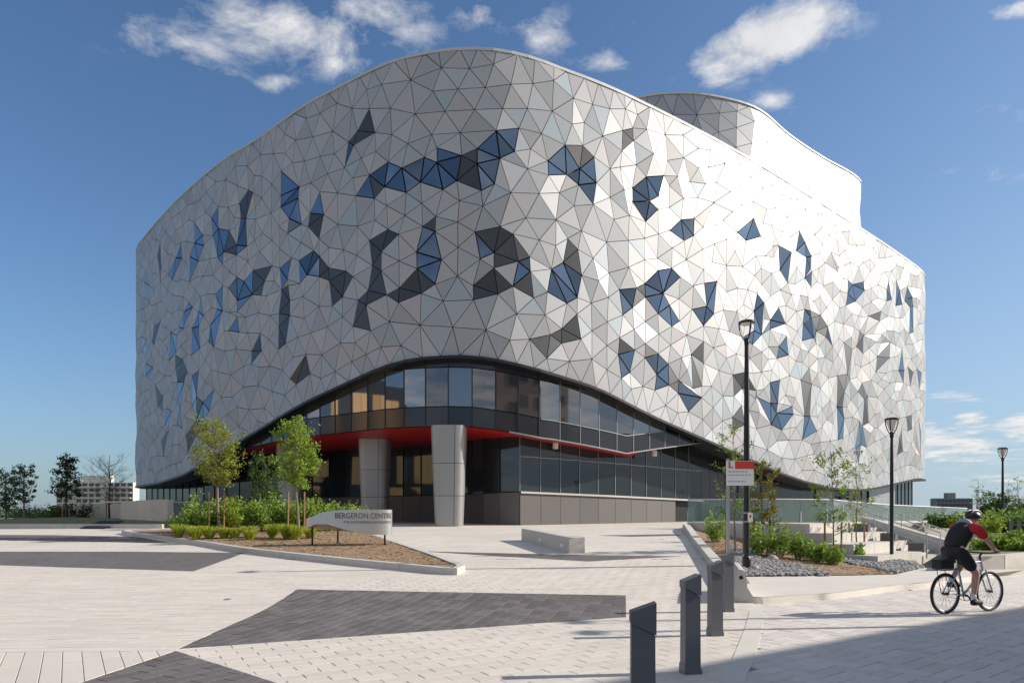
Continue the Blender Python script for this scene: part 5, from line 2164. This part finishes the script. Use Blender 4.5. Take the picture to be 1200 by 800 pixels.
# plants of the right bed
rb_sh = [(838, 25.5, 1.2, 1.35, 'at the foot of the parking sign, leftmost in the right bed'), (893, 21.0, 1.2, 1.35, 'just right of the tallest street lamp'), (914, 21.2, 1.1, 1.2, 'second right of the tallest street lamp'),
         (936, 20.6, 1.1, 1.0, 'in the middle of the right bed'), (957, 20.3, 1.0, .85, 'between the middle shrub and the thin tree of the right bed'), (976, 19.8, .95, .8, 'nearest the mulch front at the thin tree of the right bed'),
         (1006, 22.3, .65, .75, 'small and sparse, alone among the pebbles near the second lamp')]
for i, (px, d, w, h, lb) in enumerate(rb_sh):
    p = at_depth(px, d)
    shrub((p.x, p.y, bedz(p.x, p.y) - .04), w * .82, h * .88, 'bright green shrub ' + lb, M['leaf_fresh'], 60 + i, 'shrubs in the right planting bed', n=620 if w > .8 else 300, size=.14)
rt = [(862, 21.5, 4.3, .70, 1.2, [M['leaf_lime'], M['leaf_mid']], 900, 'thin young tree with sparse green leaves behind the parking sign', .5),
      (893, 22.0, 3.1, .60, .95, [M['leaf_gold']], 1700, 'thin young tree with golden leaves right of the tallest lamp', .3),
      (977, 22.2, 3.75, .72, 1.0, [M['leaf_mid'], M['leaf_lime']], 1100, 'thin young tree with sparse green leaves in front of the terraces', .4),
      (1005, 24.5, 3.95, .70, 1.1, [M['leaf_lime'], M['leaf_gold']], 600, 'thinnest young tree, nearly bare, just left of the second lamp', .5)]
for i, (px, d, h, cr, cz, lf, nl, lb, gp_) in enumerate(rt):
    p = at_depth(px, d)
    z0 = bedz(p.x, p.y)
    tree('young_tree', (p.x, p.y, z0 - .03), h, cr, cz, lb, 'tree', lf, M['bark'], nl, .10, 80 + i, 'thin young trees in the right bed', 'column', .03, gap=gp_, limbs=16)
    for sgn in (-1, 1):
        stake((p.x + .27 * sgn, p.y + .05, z0 - .1), 1.25, 'thin brown stake %s of the %s' % ('left' if sgn < 0 else 'right', ['tree behind the parking sign', 'golden tree by the tallest lamp', 'tree in front of the terraces', 'nearly bare tree by the second lamp'][i]), 'timber tree stakes')

# hedge and trees at the far right
hd_words = ['rightmost of the hedge shrubs, cut by the photo edge', 'in the middle of the hedge above the upper wall', 'left end of the hedge above the upper wall', 'right behind the cyclist head', 'on the low wall beside the lamp pole', 'at the right end of the low wall planting']
for i, (px, d, w, h, zb_) in enumerate(((1196, 29.5, 2.6, 1.1, .9), (1170, 30, 2.4, .9, .9), (1140, 29, 2.2, .7, .9), (1105, 30, 1.6, .5, 1.2), (1172, 22.8, 1.6, .45, .48), (1196, 22.8, 1.8, .5, .48))):
    p = at_depth(px, d)
    shrub((p.x, p.y, zb_), w, h, 'low green hedge shrub ' + hd_words[i], [M['leaf_mid'], M['leaf_fresh'], M['leaf_lime']][i % 3], 100 + i, 'hedge shrubs along the right walls', n=1800, size=.18)
p = at_depth(1170, 62)
tree('bushy_tree', (p.x, p.y, .9), 2.9, 1.9, .2, 'dark round bushy tree beyond the hedge at the right edge', 'tree', [M['leaf_dark'], M['leaf_mid']], M['bark_dark'], 4500, .2, 120, trunk_r=.12, gap=.05)
p = at_depth(1199, 60)
tree('bushy_tree', (p.x, p.y, .9), 2.0, 1.8, .1, 'low bushy tree cut off by the right photo edge', 'tree', [M['leaf_mid'], M['leaf_dark']], M['bark_dark'], 3600, .2, 121, trunk_r=.1, gap=.05)
p = at_depth(1147, 60)
tree('thin_tree', (p.x, p.y, .9), 4.3, .8, 1.6, 'thin nearly bare tree behind the small far lamp', 'tree', [M['leaf_lime']], M['bark'], 120, .14, 122, shape='column', trunk_r=.04, limbs=12)
p = at_depth(1193, 45)
tree('thin_tree', (p.x, p.y, .9), 3.6, .7, 1.2, 'thin nearly bare tree at the right photo edge', 'tree', [M['leaf_lime']], M['bark'], 120, .14, 123, shape='column', trunk_r=.035, limbs=12)

# ================================================================== LEFT BACKGROUND
sheet('left_bed', [(-36, 35.2), (-17.5, 34.2), (-19, 46), (-40, 48), (-60, 40), (-60, 37)], lambda x, y: plaza_z(y) + .16 + .25 * max(0, 1 - math.hypot((x + 27) / 9, (y - 41) / 6)), M['earth'], 1.0)
kerb_run('left_kerb', [(-40, 35.3), (-36, 35.1), (-17.4, 34.1)], lambda x, y: plaza_z(y) + .2, lambda x, y: plaza_z(y) - .1, .25, M['concrete'], 'pale concrete kerb of the left lawn')
# black ramp plate over the kerb
RP = thing('ramp_plate', (-20.8, 33.9, 1.05), 'black metal ramp plate lying over the left kerb', 'ramp')
mb = MB()
a = [on_ground(95, 619.2), on_ground(125, 619.2)]
vs = [(a[0].x, a[0].y - .1, a[0].z + .01), (a[1].x, a[1].y - .1, a[1].z + .01), (a[1].x - .6, a[1].y + 2.6, a[1].z + .36), (a[0].x - .6, a[0].y + 2.6, a[0].z + .36)]
mb.add(vs + [(v[0], v[1], v[2] + .03) for v in vs], [(0, 1, 2, 3), (4, 5, 6, 7), (0, 1, 5, 4), (1, 2, 6, 5), (2, 3, 7, 6), (3, 0, 4, 7)])
mb.build('plate', M['rubber'], RP)
# low concrete walls
for (p0, p1, d0, d1, zt, lb) in ((92, 147, 47, 46, 2.45, 'farther low concrete ramp wall on the left, beneath the bare tree'), (145, 200, 41, 39.5, 2.55, 'nearer low concrete ramp wall on the left, below the building corner')):
    a, b = at_depth(p0, d0), at_depth(p1, d1)
    d2 = b - a
    t = thing('ramp_wall', ((a.x + b.x) / 2, (a.y + b.y) / 2, 1.2), lb, 'wall', 'low concrete ramp walls on the left')
    for i in range(3):
        p, q = a + d2 * (i / 3), a + d2 * ((i + 1) / 3)
        c = (p + q) / 2
        mb = MB()
        mb.box((c.x, c.y, (zt + .8) / 2 + i * .03), ((q - p).length - .012, .4, zt - .8), math.atan2(d2.y, d2.x))
        mb.build('wall_block', M['concrete'], t)
    mb = MB()
    c = (a + b) / 2
    mb.box((c.x - .8, c.y + 1.7, zt - .05), (d2.length + 1, 2.9, .1), math.atan2(d2.y, d2.x))
    mb.build('ramp_deck', M['sidewalk'], t)
lt = [(7, 48, 3.7, 1.0, .9, 'round', 'dark green street tree at the left photo edge', [M['leaf_dark'], M['leaf_mid']], 2200, .16),
      (28, 47, 4.0, .75, 1.3, 'column', 'slender dark green tree, second from the left edge', [M['leaf_dark'], M['leaf_mid']], 1500, .16)]
for i, (px, d, h, cr, cz, shp, lb, lf, nl, ls) in enumerate(lt):
    p = at_depth(px, d)
    tree('street_tree', (p.x, p.y, plaza_z(d) + .1), h, cr, cz, lb, 'tree', lf, M['bark'], nl, ls, 130 + i, shape=shp, trunk_r=.07, gap=.1)
p = at_depth(77, 43)
tree('conifer_tree', (p.x, p.y, plaza_z(43) + .3), 4.0, 1.05, 1.35, 'dark layered tree in front of the distant white apartment block', 'tree', [M['leaf_dark']], M['bark_dark'], 2100, .17, 135, shape='cone', trunk_r=.06, gap=.2, limbs=30)
p = at_depth(128, 42)
tree('bare_tree', (p.x, p.y, plaza_z(42) + .3), 4.2, 1.3, 1.2, 'leafless tree with fine twigs left of the building corner', 'tree', None, M['bark_dark'], 0, .1, 136, trunk_r=.06, bare=True, limbs=30, shape='vase')
for px, d, lb in ((73, 42.6, 'left stake of the dark layered tree'), (81, 42.6, 'right stake of the dark layered tree'), (124.5, 41.7, 'stake of the leafless tree')):
    p = at_depth(px, d)
    stake((p.x, p.y, plaza_z(d)), 1.9 if px > 100 else 1.0, 'brown timber ' + lb, 'timber tree stakes')
ls_words = ['low and dark at the foot of the layered tree', 'left of the layered tree on the lawn', 'far left, in front of the distant trees', 'farthest left behind the slender tree', 'between the slender tree and the layered tree']
for i, (px, d, w, h) in enumerate(((85, 45, 2.6, 1.2), (66, 47, 2.6, .9), (45, 60, 4.5, .9), (22, 70, 6, .8), (55, 75, 6, .9))):
    p = at_depth(px, d)
    shrub((p.x, p.y, plaza_z(d) + .15), w, h, 'dark green shrub ' + ls_words[i], [M['leaf_dark'], M['leaf_mid']][i % 2], 140 + i, 'shrubs on the left lawn', n=800, size=.2)


# distant apartment blocks
def block(name, px0, px1, d, z0, z1, floors, bays, label, wall, group=None, roofbox=None):
    a, b = at_depth(px0, d), at_depth(px1, d)
    w = b.x - a.x
    t = thing(name, ((a.x + b.x) / 2, d, z0), label, 'building', group)
    mb_ = MB()
    dp_ = 5 if name == 'apartment_block' else 4
    mb_.box(((a.x + b.x) / 2, d + dp_ / 2, (z0 + z1) / 2), (w, dp_, z1 - z0))
    if roofbox:
        q0, q1, zt = roofbox
        r0, r1 = at_depth(q0, d), at_depth(q1, d)
        mb_.box(((r0.x + r1.x) / 2, d + dp_ / 2, (z1 + zt) / 2 + .01), (r1.x - r0.x, dp_ / 2, zt - z1))
    wl_ = mb_.build('wall', wall, t)
    fh = (z1 - z0) / floors
    for f in range(floors):
        for k_ in range(bays):
            cx_ = a.x + w * (k_ + .5) / bays
            if k_ % 5 == 2 and name == 'apartment_block':
                continue
            mb2 = MB()
            mb2.box((cx_, d - .05, z0 + fh * (f + .55)), (w / bays * .72, .14, fh * .55))
            mb2.build('window', M['far_glass'], t)
        mb3 = MB()
        mb3.box(((a.x + b.x) / 2, d - .5, z0 + fh * f + .12), (w * .96, 1.0, fh * .1))
        mb3.build('balcony_slab', wall, t)
    return t


block('apartment_block', 66, 156, 300, 0.5, 17.0, 7, 12, 'distant white apartment block with rows of balconies at the left', M['far_wall'], None, (95, 128, 20.0))
block('office_block', 1098, 1140, 250, 0.5, 8.6, 4, 9, 'distant grey flat roofed block behind the cyclist', M['far_wall_grey'], None, (1112, 1122, 10.6))
dt = MB()
rr = random.Random(5)
for _ in range(5200):
    az = rr.uniform(-.80, .80)
    d = rr.uniform(420, 520)
    hgt = 4.0 + 2.5 * math.sin(az * 31) + 1.5 * math.sin(az * 83)
    leaf_quads(dt, Vector((az * d, d, 0.5 + rr.uniform(0, max(1, hgt)))), 4.5, rr)
tag(dt.build('far_woods', M['leaf_dark']), 'dark line of woods along the horizon', kind='stuff')

# ================================================================== NEIGHBOURS OUTSIDE THE FRAME (they throw shade and show in the glass)
NB = thing('neighbour_building', (24, 6, 0), 'buff academic building to the right of the viewer that shades the road', 'building')
da = Vector((6.5, 4.4)).normalized()
na = Vector((da.y, -da.x))
p0 = Vector((21.45, 9.5)) - da * 22
p1 = Vector((21.45, 9.5)) + da * 14
mb = MB()
mb.prism([tuple(p0), tuple(p1), tuple(p1 + na * 14), tuple(p0 + na * 14)], -0.2, 10.0)
mb.build('wall', M['brick'], NB)
mb = MB()
for f in range(3):
    for i in range(12):
        c = p0 + da * (2 + i * 2.8) - na * .02
        mb.box((c.x, c.y, 1.8 + f * 3.1), (1.6, .08, 1.7), math.atan2(da.y, da.x))
tag(mb.build('windows', M['far_glass'], NB), kind='stuff')
NB2 = thing('timber_building', (-52, 10, 0), 'tan timber clad building to the left of the viewer', 'building')
mb = MB()
mb.box((-60, 14, 9), (16, 44, 18.5))
mb.build('wall', M['far_glass'], NB2)
mb = MB()
for i in range(44):
    for f in range(3):
        if (i + 2 * f) % 5 in (0, 1):
            continue
        mb.box((-51.93, -7.4 + i * 1.0, 3.2 + f * 5.4), (.12, .96, 4.9))
tag(mb.build('timber_boards', M['tan'], NB2), kind='stuff')
NB3 = thing('brick_building', (58, -15, 0), 'brown brick hall behind the viewer that shows in the curtain glass', 'building')
mb = MB()
mb.box((60, -18, 14), (64, 14, 28.4))
mb.build('wall', M['brown_brick'], NB3)
mb = MB()
for i in range(16):
    for f in range(6):
        mb.box((31 + i * 3.9, -10.96, 3.5 + f * 4.3), (2.0, .1, 2.0))
tag(mb.build('windows', M['far_glass'], NB3), kind='stuff')
for i, (x, y, h, r_) in enumerate(((14.6, 10.85, 7.0, .11), (15.5, 11.9, 7.5, .10), (15.8, 7.35, 9.3, .17))):  # unseen poles added to cast the long shadow streaks across the paving
    lamp('street_lamp', (x, y, 0), h, 'unseen lamp post added for its shadow streak, ' + ['middle one of three', 'farthest of three', 'nearest of three'][i], lg, True)

# ================================================================== CYCLIST
HEAD = R(21)
f_ = Vector((math.cos(HEAD), math.sin(HEAD), 0))
r_v = Vector((math.sin(HEAD), -math.cos(HEAD), 0))     # rider's right, towards the camera
BO = Vector((7.03, 11.08, 0.0))


def bk(fwd, z, side=0.0):
    return BO + f_ * fwd + Vector((0, 0, z)) + r_v * side


BIKE = thing('bicycle', tuple(bk(.5, 0)), 'silver blue bicycle with a black rear bag ridden along the paved road', 'bicycle')
WR = .335


def wheel(fwd):
    mb_ = MB()
    n2 = 36
    mb_.tube([bk(fwd + (WR - .02) * math.cos(2 * PI * i / n2), WR + (WR - .02) * math.sin(2 * PI * i / n2)) for i in range(n2 + 1)], .022, 8, cap=False)
    w = mb_.build('wheel', M['rubber'], BIKE, True)
    rm = MB()
    rm.tube([bk(fwd + (WR - .052) * math.cos(2 * PI * i / n2), WR + (WR - .052) * math.sin(2 * PI * i / n2)) for i in range(n2 + 1)], .013, 6, cap=False)
    rm.build('rim', M['alloy'], w, True)
    sp = MB()
    for i in range(24):
        a_ = 2 * PI * i / 24
        sp.tube([bk(fwd, WR, .02 * (-1) ** i), bk(fwd + (WR - .055) * math.cos(a_), WR + (WR - .055) * math.sin(a_))], .0025, 3, cap=False)
    sp.build('spokes', M['alloy'], w)
    hb_ = MB()
    hb_.tube([bk(fwd, WR, -.05), bk(fwd, WR, .05)], .022, 8)
    hb_.build('hub', M['black'], w)


wheel(0.0)
wheel(1.05)
fr = MB()
BB, ST_, HT, HT2 = (.43, .29), (.28, .80), (.83, .84), (.88, .70)
for p, q, r2 in ((BB, ST_, .017), (ST_, HT, .016), (BB, HT2, .019), (HT, HT2, .021)):
    fr.tube([bk(*p), bk(*q)], r2, 8)
for sd in (-.05, .05):
    fr.tube([bk(0, WR, sd), bk(BB[0], BB[1], sd * .6)], .01, 6)
    fr.tube([bk(0, WR, sd), bk(ST_[0], ST_[1] - .05, sd * .4)], .009, 6)
    fr.tube([bk(HT2[0] + .005, HT2[1], sd), bk(.97, .5, sd), bk(1.05, WR, sd)], .014, 6)
fr.build('frame', M['frame'], BIKE, True)
mb = MB()
mb.tube([bk(*ST_), bk(.255, .93)], .014, 8)
mb.build('seat_post', M['alloy'], BIKE, True)
mb = MB()
mb.tube([bk(.12, .955), bk(.22, .955), bk(.36, .95)], [.075, .055, .02], 10)
mb.build('saddle', M['rubber'], BIKE, True)
mb = MB()
mb.tube([bk(.83, .84), bk(.815, .93), bk(.87, .98)], .016, 8)
mb.tube([bk(.80, 1.0, -.29), bk(.86, .985, -.14), bk(.87, .98, 0), bk(.86, .985, .14), bk(.80, 1.0, .29)], .014, 8)
mb.build('handlebar', M['black'], BIKE, True)
mb = MB()
mb.tube([bk(.43, .29, .07), bk(.43, .29, -.07)], .02, 8)
mb.tube([bk(.43, .29, .075), bk(.535, .155, .08)], .012, 6)
mb.tube([bk(.43, .29, -.075), bk(.325, .425, -.08)], .012, 6)
for s_, c in ((1, (.535, .155)), (-1, (.325, .425))):
    mb.box(bk(c[0], c[1], .13 * s_), (.09, .09, .02), HEAD)
mb.tube([bk(.43 + .085 * math.cos(2 * PI * i / 20), .29 + .085 * math.sin(2 * PI * i / 20), .055) for i in range(21)], .006, 4, cap=False)
mb.build('crankset', M['black'], BIKE, True)
mb = MB()
mb.tube([bk(.43, .375, .055), bk(0, WR + .045, .055), bk(-.04, WR, .055), bk(0, WR - .045, .055), bk(.43, .205, .055)], .005, 4)
mb.build('chain', M['black'], BIKE)
mb = MB()
for sd in (-.07, .07):
    mb.tube([bk(-.2, .72, sd), bk(.22, .74, sd)], .007, 5)
    mb.tube([bk(0, WR, sd), bk(-.1, .72, sd)], .006, 5)
mb.build('rear_rack', M['black'], BIKE)
mb = MB()
c = bk(-.05, .815)
mb.box(c, (.31, .17, .15), HEAD)
o = mb.build('rack_bag', M['cloth_black'], BIKE)
bv = o.modifiers.new('bevel', 'BEVEL'); bv.width = .015; bv.segments = 2


def skinned(chains, name, m, parent, sub=2):
    """chains: list of lists of (point, radius); equal points share a vertex"""
    vs_, rs_, es_ = [], [], []

    def vid(p, r_):
        for i, q in enumerate(vs_):
            if (q - p).length < 1e-4:
                return i
        vs_.append(Vector(p)); rs_.append(r_)
        return len(vs_) - 1
    for ch in chains:
        ids = [vid(Vector(p), r_) for p, r_ in ch]
        es_ += list(zip(ids, ids[1:]))
    me = bpy.data.meshes.new(name)
    off = wloc(parent)
    me.from_pydata([tuple(v - off) for v in vs_], es_, [])
    o = bpy.data.objects.new(name, me)
    COL.objects.link(o)
    md = o.modifiers.new('skin', 'SKIN')
    md.use_smooth_shade = True
    for i, sv in enumerate(me.skin_vertices[0].data):
        r_ = rs_[i]
        sv.radius = (r_, r_) if not isinstance(r_, tuple) else r_
        sv.use_root = (i == 0)
    ss = o.modifiers.new('sub', 'SUBSURF')
    ss.levels = ss.render_levels = sub
    dg = bpy.context.evaluated_depsgraph_get()
    me2 = bpy.data.meshes.new_from_object(o.evaluated_get(dg))
    bpy.data.objects.remove(o)
    me2.materials.clear()
    me2.materials.append(m)
    for p in me2.polygons:
        p.use_smooth = True
    me2.name = name
    o2 = bpy.data.objects.new(name, me2)
    COL.objects.link(o2)
    o2.parent = parent
    return o2


RID = thing('person', tuple(bk(.22, .98)), 'cyclist in a black and red jersey, black shorts and helmet, leaning over the handlebar', 'person')
pel = bk(.18, 1.03)
wai = bk(.25, 1.18)
che = bk(.40, 1.34)
nek = bk(.56, 1.43)
hb0 = bk(.62, 1.50)
hdc = bk(.67, 1.545)
body_ch = [[(pel, .125), (wai, .105), (che, .115), (nek, .065), (hb0, .072), (hdc, .085)]]
arms, sleeves, legs = [], [], []
for sd in (1, -1):
    sh = bk(.47, 1.40, .19 * sd)
    el = bk(.64, 1.17, .27 * sd)
    wr = bk(.77, 1.035, .27 * sd)
    hn = bk(.805, 1.022, .265 * sd)
    body_ch.append([(che, .115), (sh, .062), (el, .042), (wr, .030), (hn, .036)])
    for k_ in range(4):
        b0_ = hn + r_v * (.012 * (k_ - 1.5)) * 2
        body_ch.append([(hn, .036), (b0_ + f_ * .035 + Vector((0, 0, .012)), .010), (b0_ + f_ * .055 + Vector((0, 0, -.012)), .009), (b0_ + f_ * (.038 - .004 * k_) + Vector((0, 0, -.035)), .008)])
    th = hn - r_v * .035 * sd
    body_ch.append([(hn, .036), (th + Vector((0, 0, -.006)), .010), (th + f_ * .025 + Vector((0, 0, -.03)), .009)])
    hip = bk(.22, .99, .10 * sd)
    if sd == 1:
        kn, an, toe = bk(.57, .66, .11), bk(.50, .25, .115), bk(.60, .175, .12)
    else:
        kn, an, toe = bk(.58, .84, -.11), bk(.30, .53, -.115), bk(.42, .455, -.12)
    body_ch.append([(pel, .125), (hip, .10), ((hip + kn) / 2, .085), (kn, .060), (kn + (an - kn) * .35, .058), (an, .036), (toe, .038)])
    legs.append((hip, kn, an, toe))
    sleeves.append((sh, el))
body = skinned(body_ch, 'body', M['skin'], RID)
jr = skinned([[(bk(.17, 1.02), .165), (wai, .172), (bk(.33, 1.28), .182), (che, .182), (bk(.47, 1.40), .145), (bk(.535, 1.425), .09)]], 'jersey', M['cloth_black'], RID)
yk = skinned([[(bk(.40, 1.40), .165), (bk(.48, 1.44), .145), (bk(.54, 1.45), .10)]], 'jersey_yoke', M['cloth_grey'], RID)
for (sh, el) in sleeves:
    skinned([[(bk(.455, 1.385, 0) + (sh - bk(.47, 1.40, 0)) * .45, .135), (sh, .10), (sh + (el - sh) * .75, .072)]], 'sleeve', M['cloth_red'], RID)
skinned([[(bk(.19, 1.07), .16), (pel, .17)]] + [[(pel, .17), (l[0], .125), (l[0] + (l[1] - l[0]) * .5, .108), (l[0] + (l[1] - l[0]) * .85, .09)] for l in legs], 'shorts', M['cloth_black'], RID)
for (hip, kn, an, toe) in legs:
    sh_ = skinned([[(an + Vector((0, 0, -.075)) - f_ * .055, .050), (an + Vector((0, 0, -.065)) + f_ * .03, .056), (toe + Vector((0, 0, -.0)) + f_ * .05, .048), (toe + f_ * .1, .036)]], 'shoe', M['rubber'], RID)
    skinned([[(an + Vector((0, 0, .09)), .044), (an + Vector((0, 0, -.03)), .046)]], 'sock', M['white'], RID, 1)
# face, ears and helmet
mb = MB()
fd = (f_ + Vector((0, 0, -.12))).normalized()
nose = hdc + fd * .10
mb.tube([nose + Vector((0, 0, .02)) - fd * .02, nose + fd * .018 - Vector((0, 0, .012)), nose - Vector((0, 0, .02)) - fd * .02], [.008, .014, .009], 8)
for sd in (-1, 1):
    mb.tube([hdc + r_v * .088 * sd + Vector((0, 0, .02)), hdc + r_v * .098 * sd - f_ * .01, hdc + r_v * .088 * sd - Vector((0, 0, .035))], [.01, .016, .01], 8)
mb.build('face_features', M['skin'], RID, True)
mb = MB()
for sd in (-1, 1):
    mb.tube([hdc + fd * .082 + r_v * .033 * sd + Vector((0, 0, .012)), hdc + fd * .092 + r_v * .033 * sd + Vector((0, 0, .012))], .010, 8)
mb.tube([hdc + fd * .085 - Vector((0, 0, .05)) - r_v * .022, hdc + fd * .09 - Vector((0, 0, .052)), hdc + fd * .085 - Vector((0, 0, .05)) + r_v * .022], .005, 6)
mb.build('eyes_and_mouth', M['letter'], RID)
hm = MB()
hc = hdc + Vector((0, 0, .03)) - f_ * .01
n2, m2 = 18, 7
for j in range(m2 + 1):
    ph = (PI / 2) * 1.12 * j / m2
    for i in range(n2):
        a_ = 2 * PI * i / n2
        rr_ = math.sin(ph)
        hm.v.append(tuple(hc + f_ * (.148 * rr_ * math.cos(a_)) + r_v * (.112 * rr_ * math.sin(a_)) + Vector((0, 0, .118 * math.cos(ph) - .02 * rr_ * math.cos(a_)))))
for j in range(m2):
    for i in range(n2):
        hm.f.append((j * n2 + i, j * n2 + (i + 1) % n2, (j + 1) * n2 + (i + 1) % n2, (j + 1) * n2 + i)); hm.m.append(0)
helm = hm.build('helmet', M['helmet'], RID, True)
sd_ = helm.modifiers.new('shell', 'SOLIDIFY'); sd_.thickness = .02
mb = MB()
for sd in (-.05, 0, .05):
    mb.tube([hc + f_ * (.14 * math.cos(a_)) + r_v * sd + Vector((0, 0, .122 * math.sin(a_) - .004)) for a_ in (.5, .9, 1.3, 1.7, 2.1, 2.5)], .012, 6)
mb.build('vent_rib', M['mullion'], helm, True)
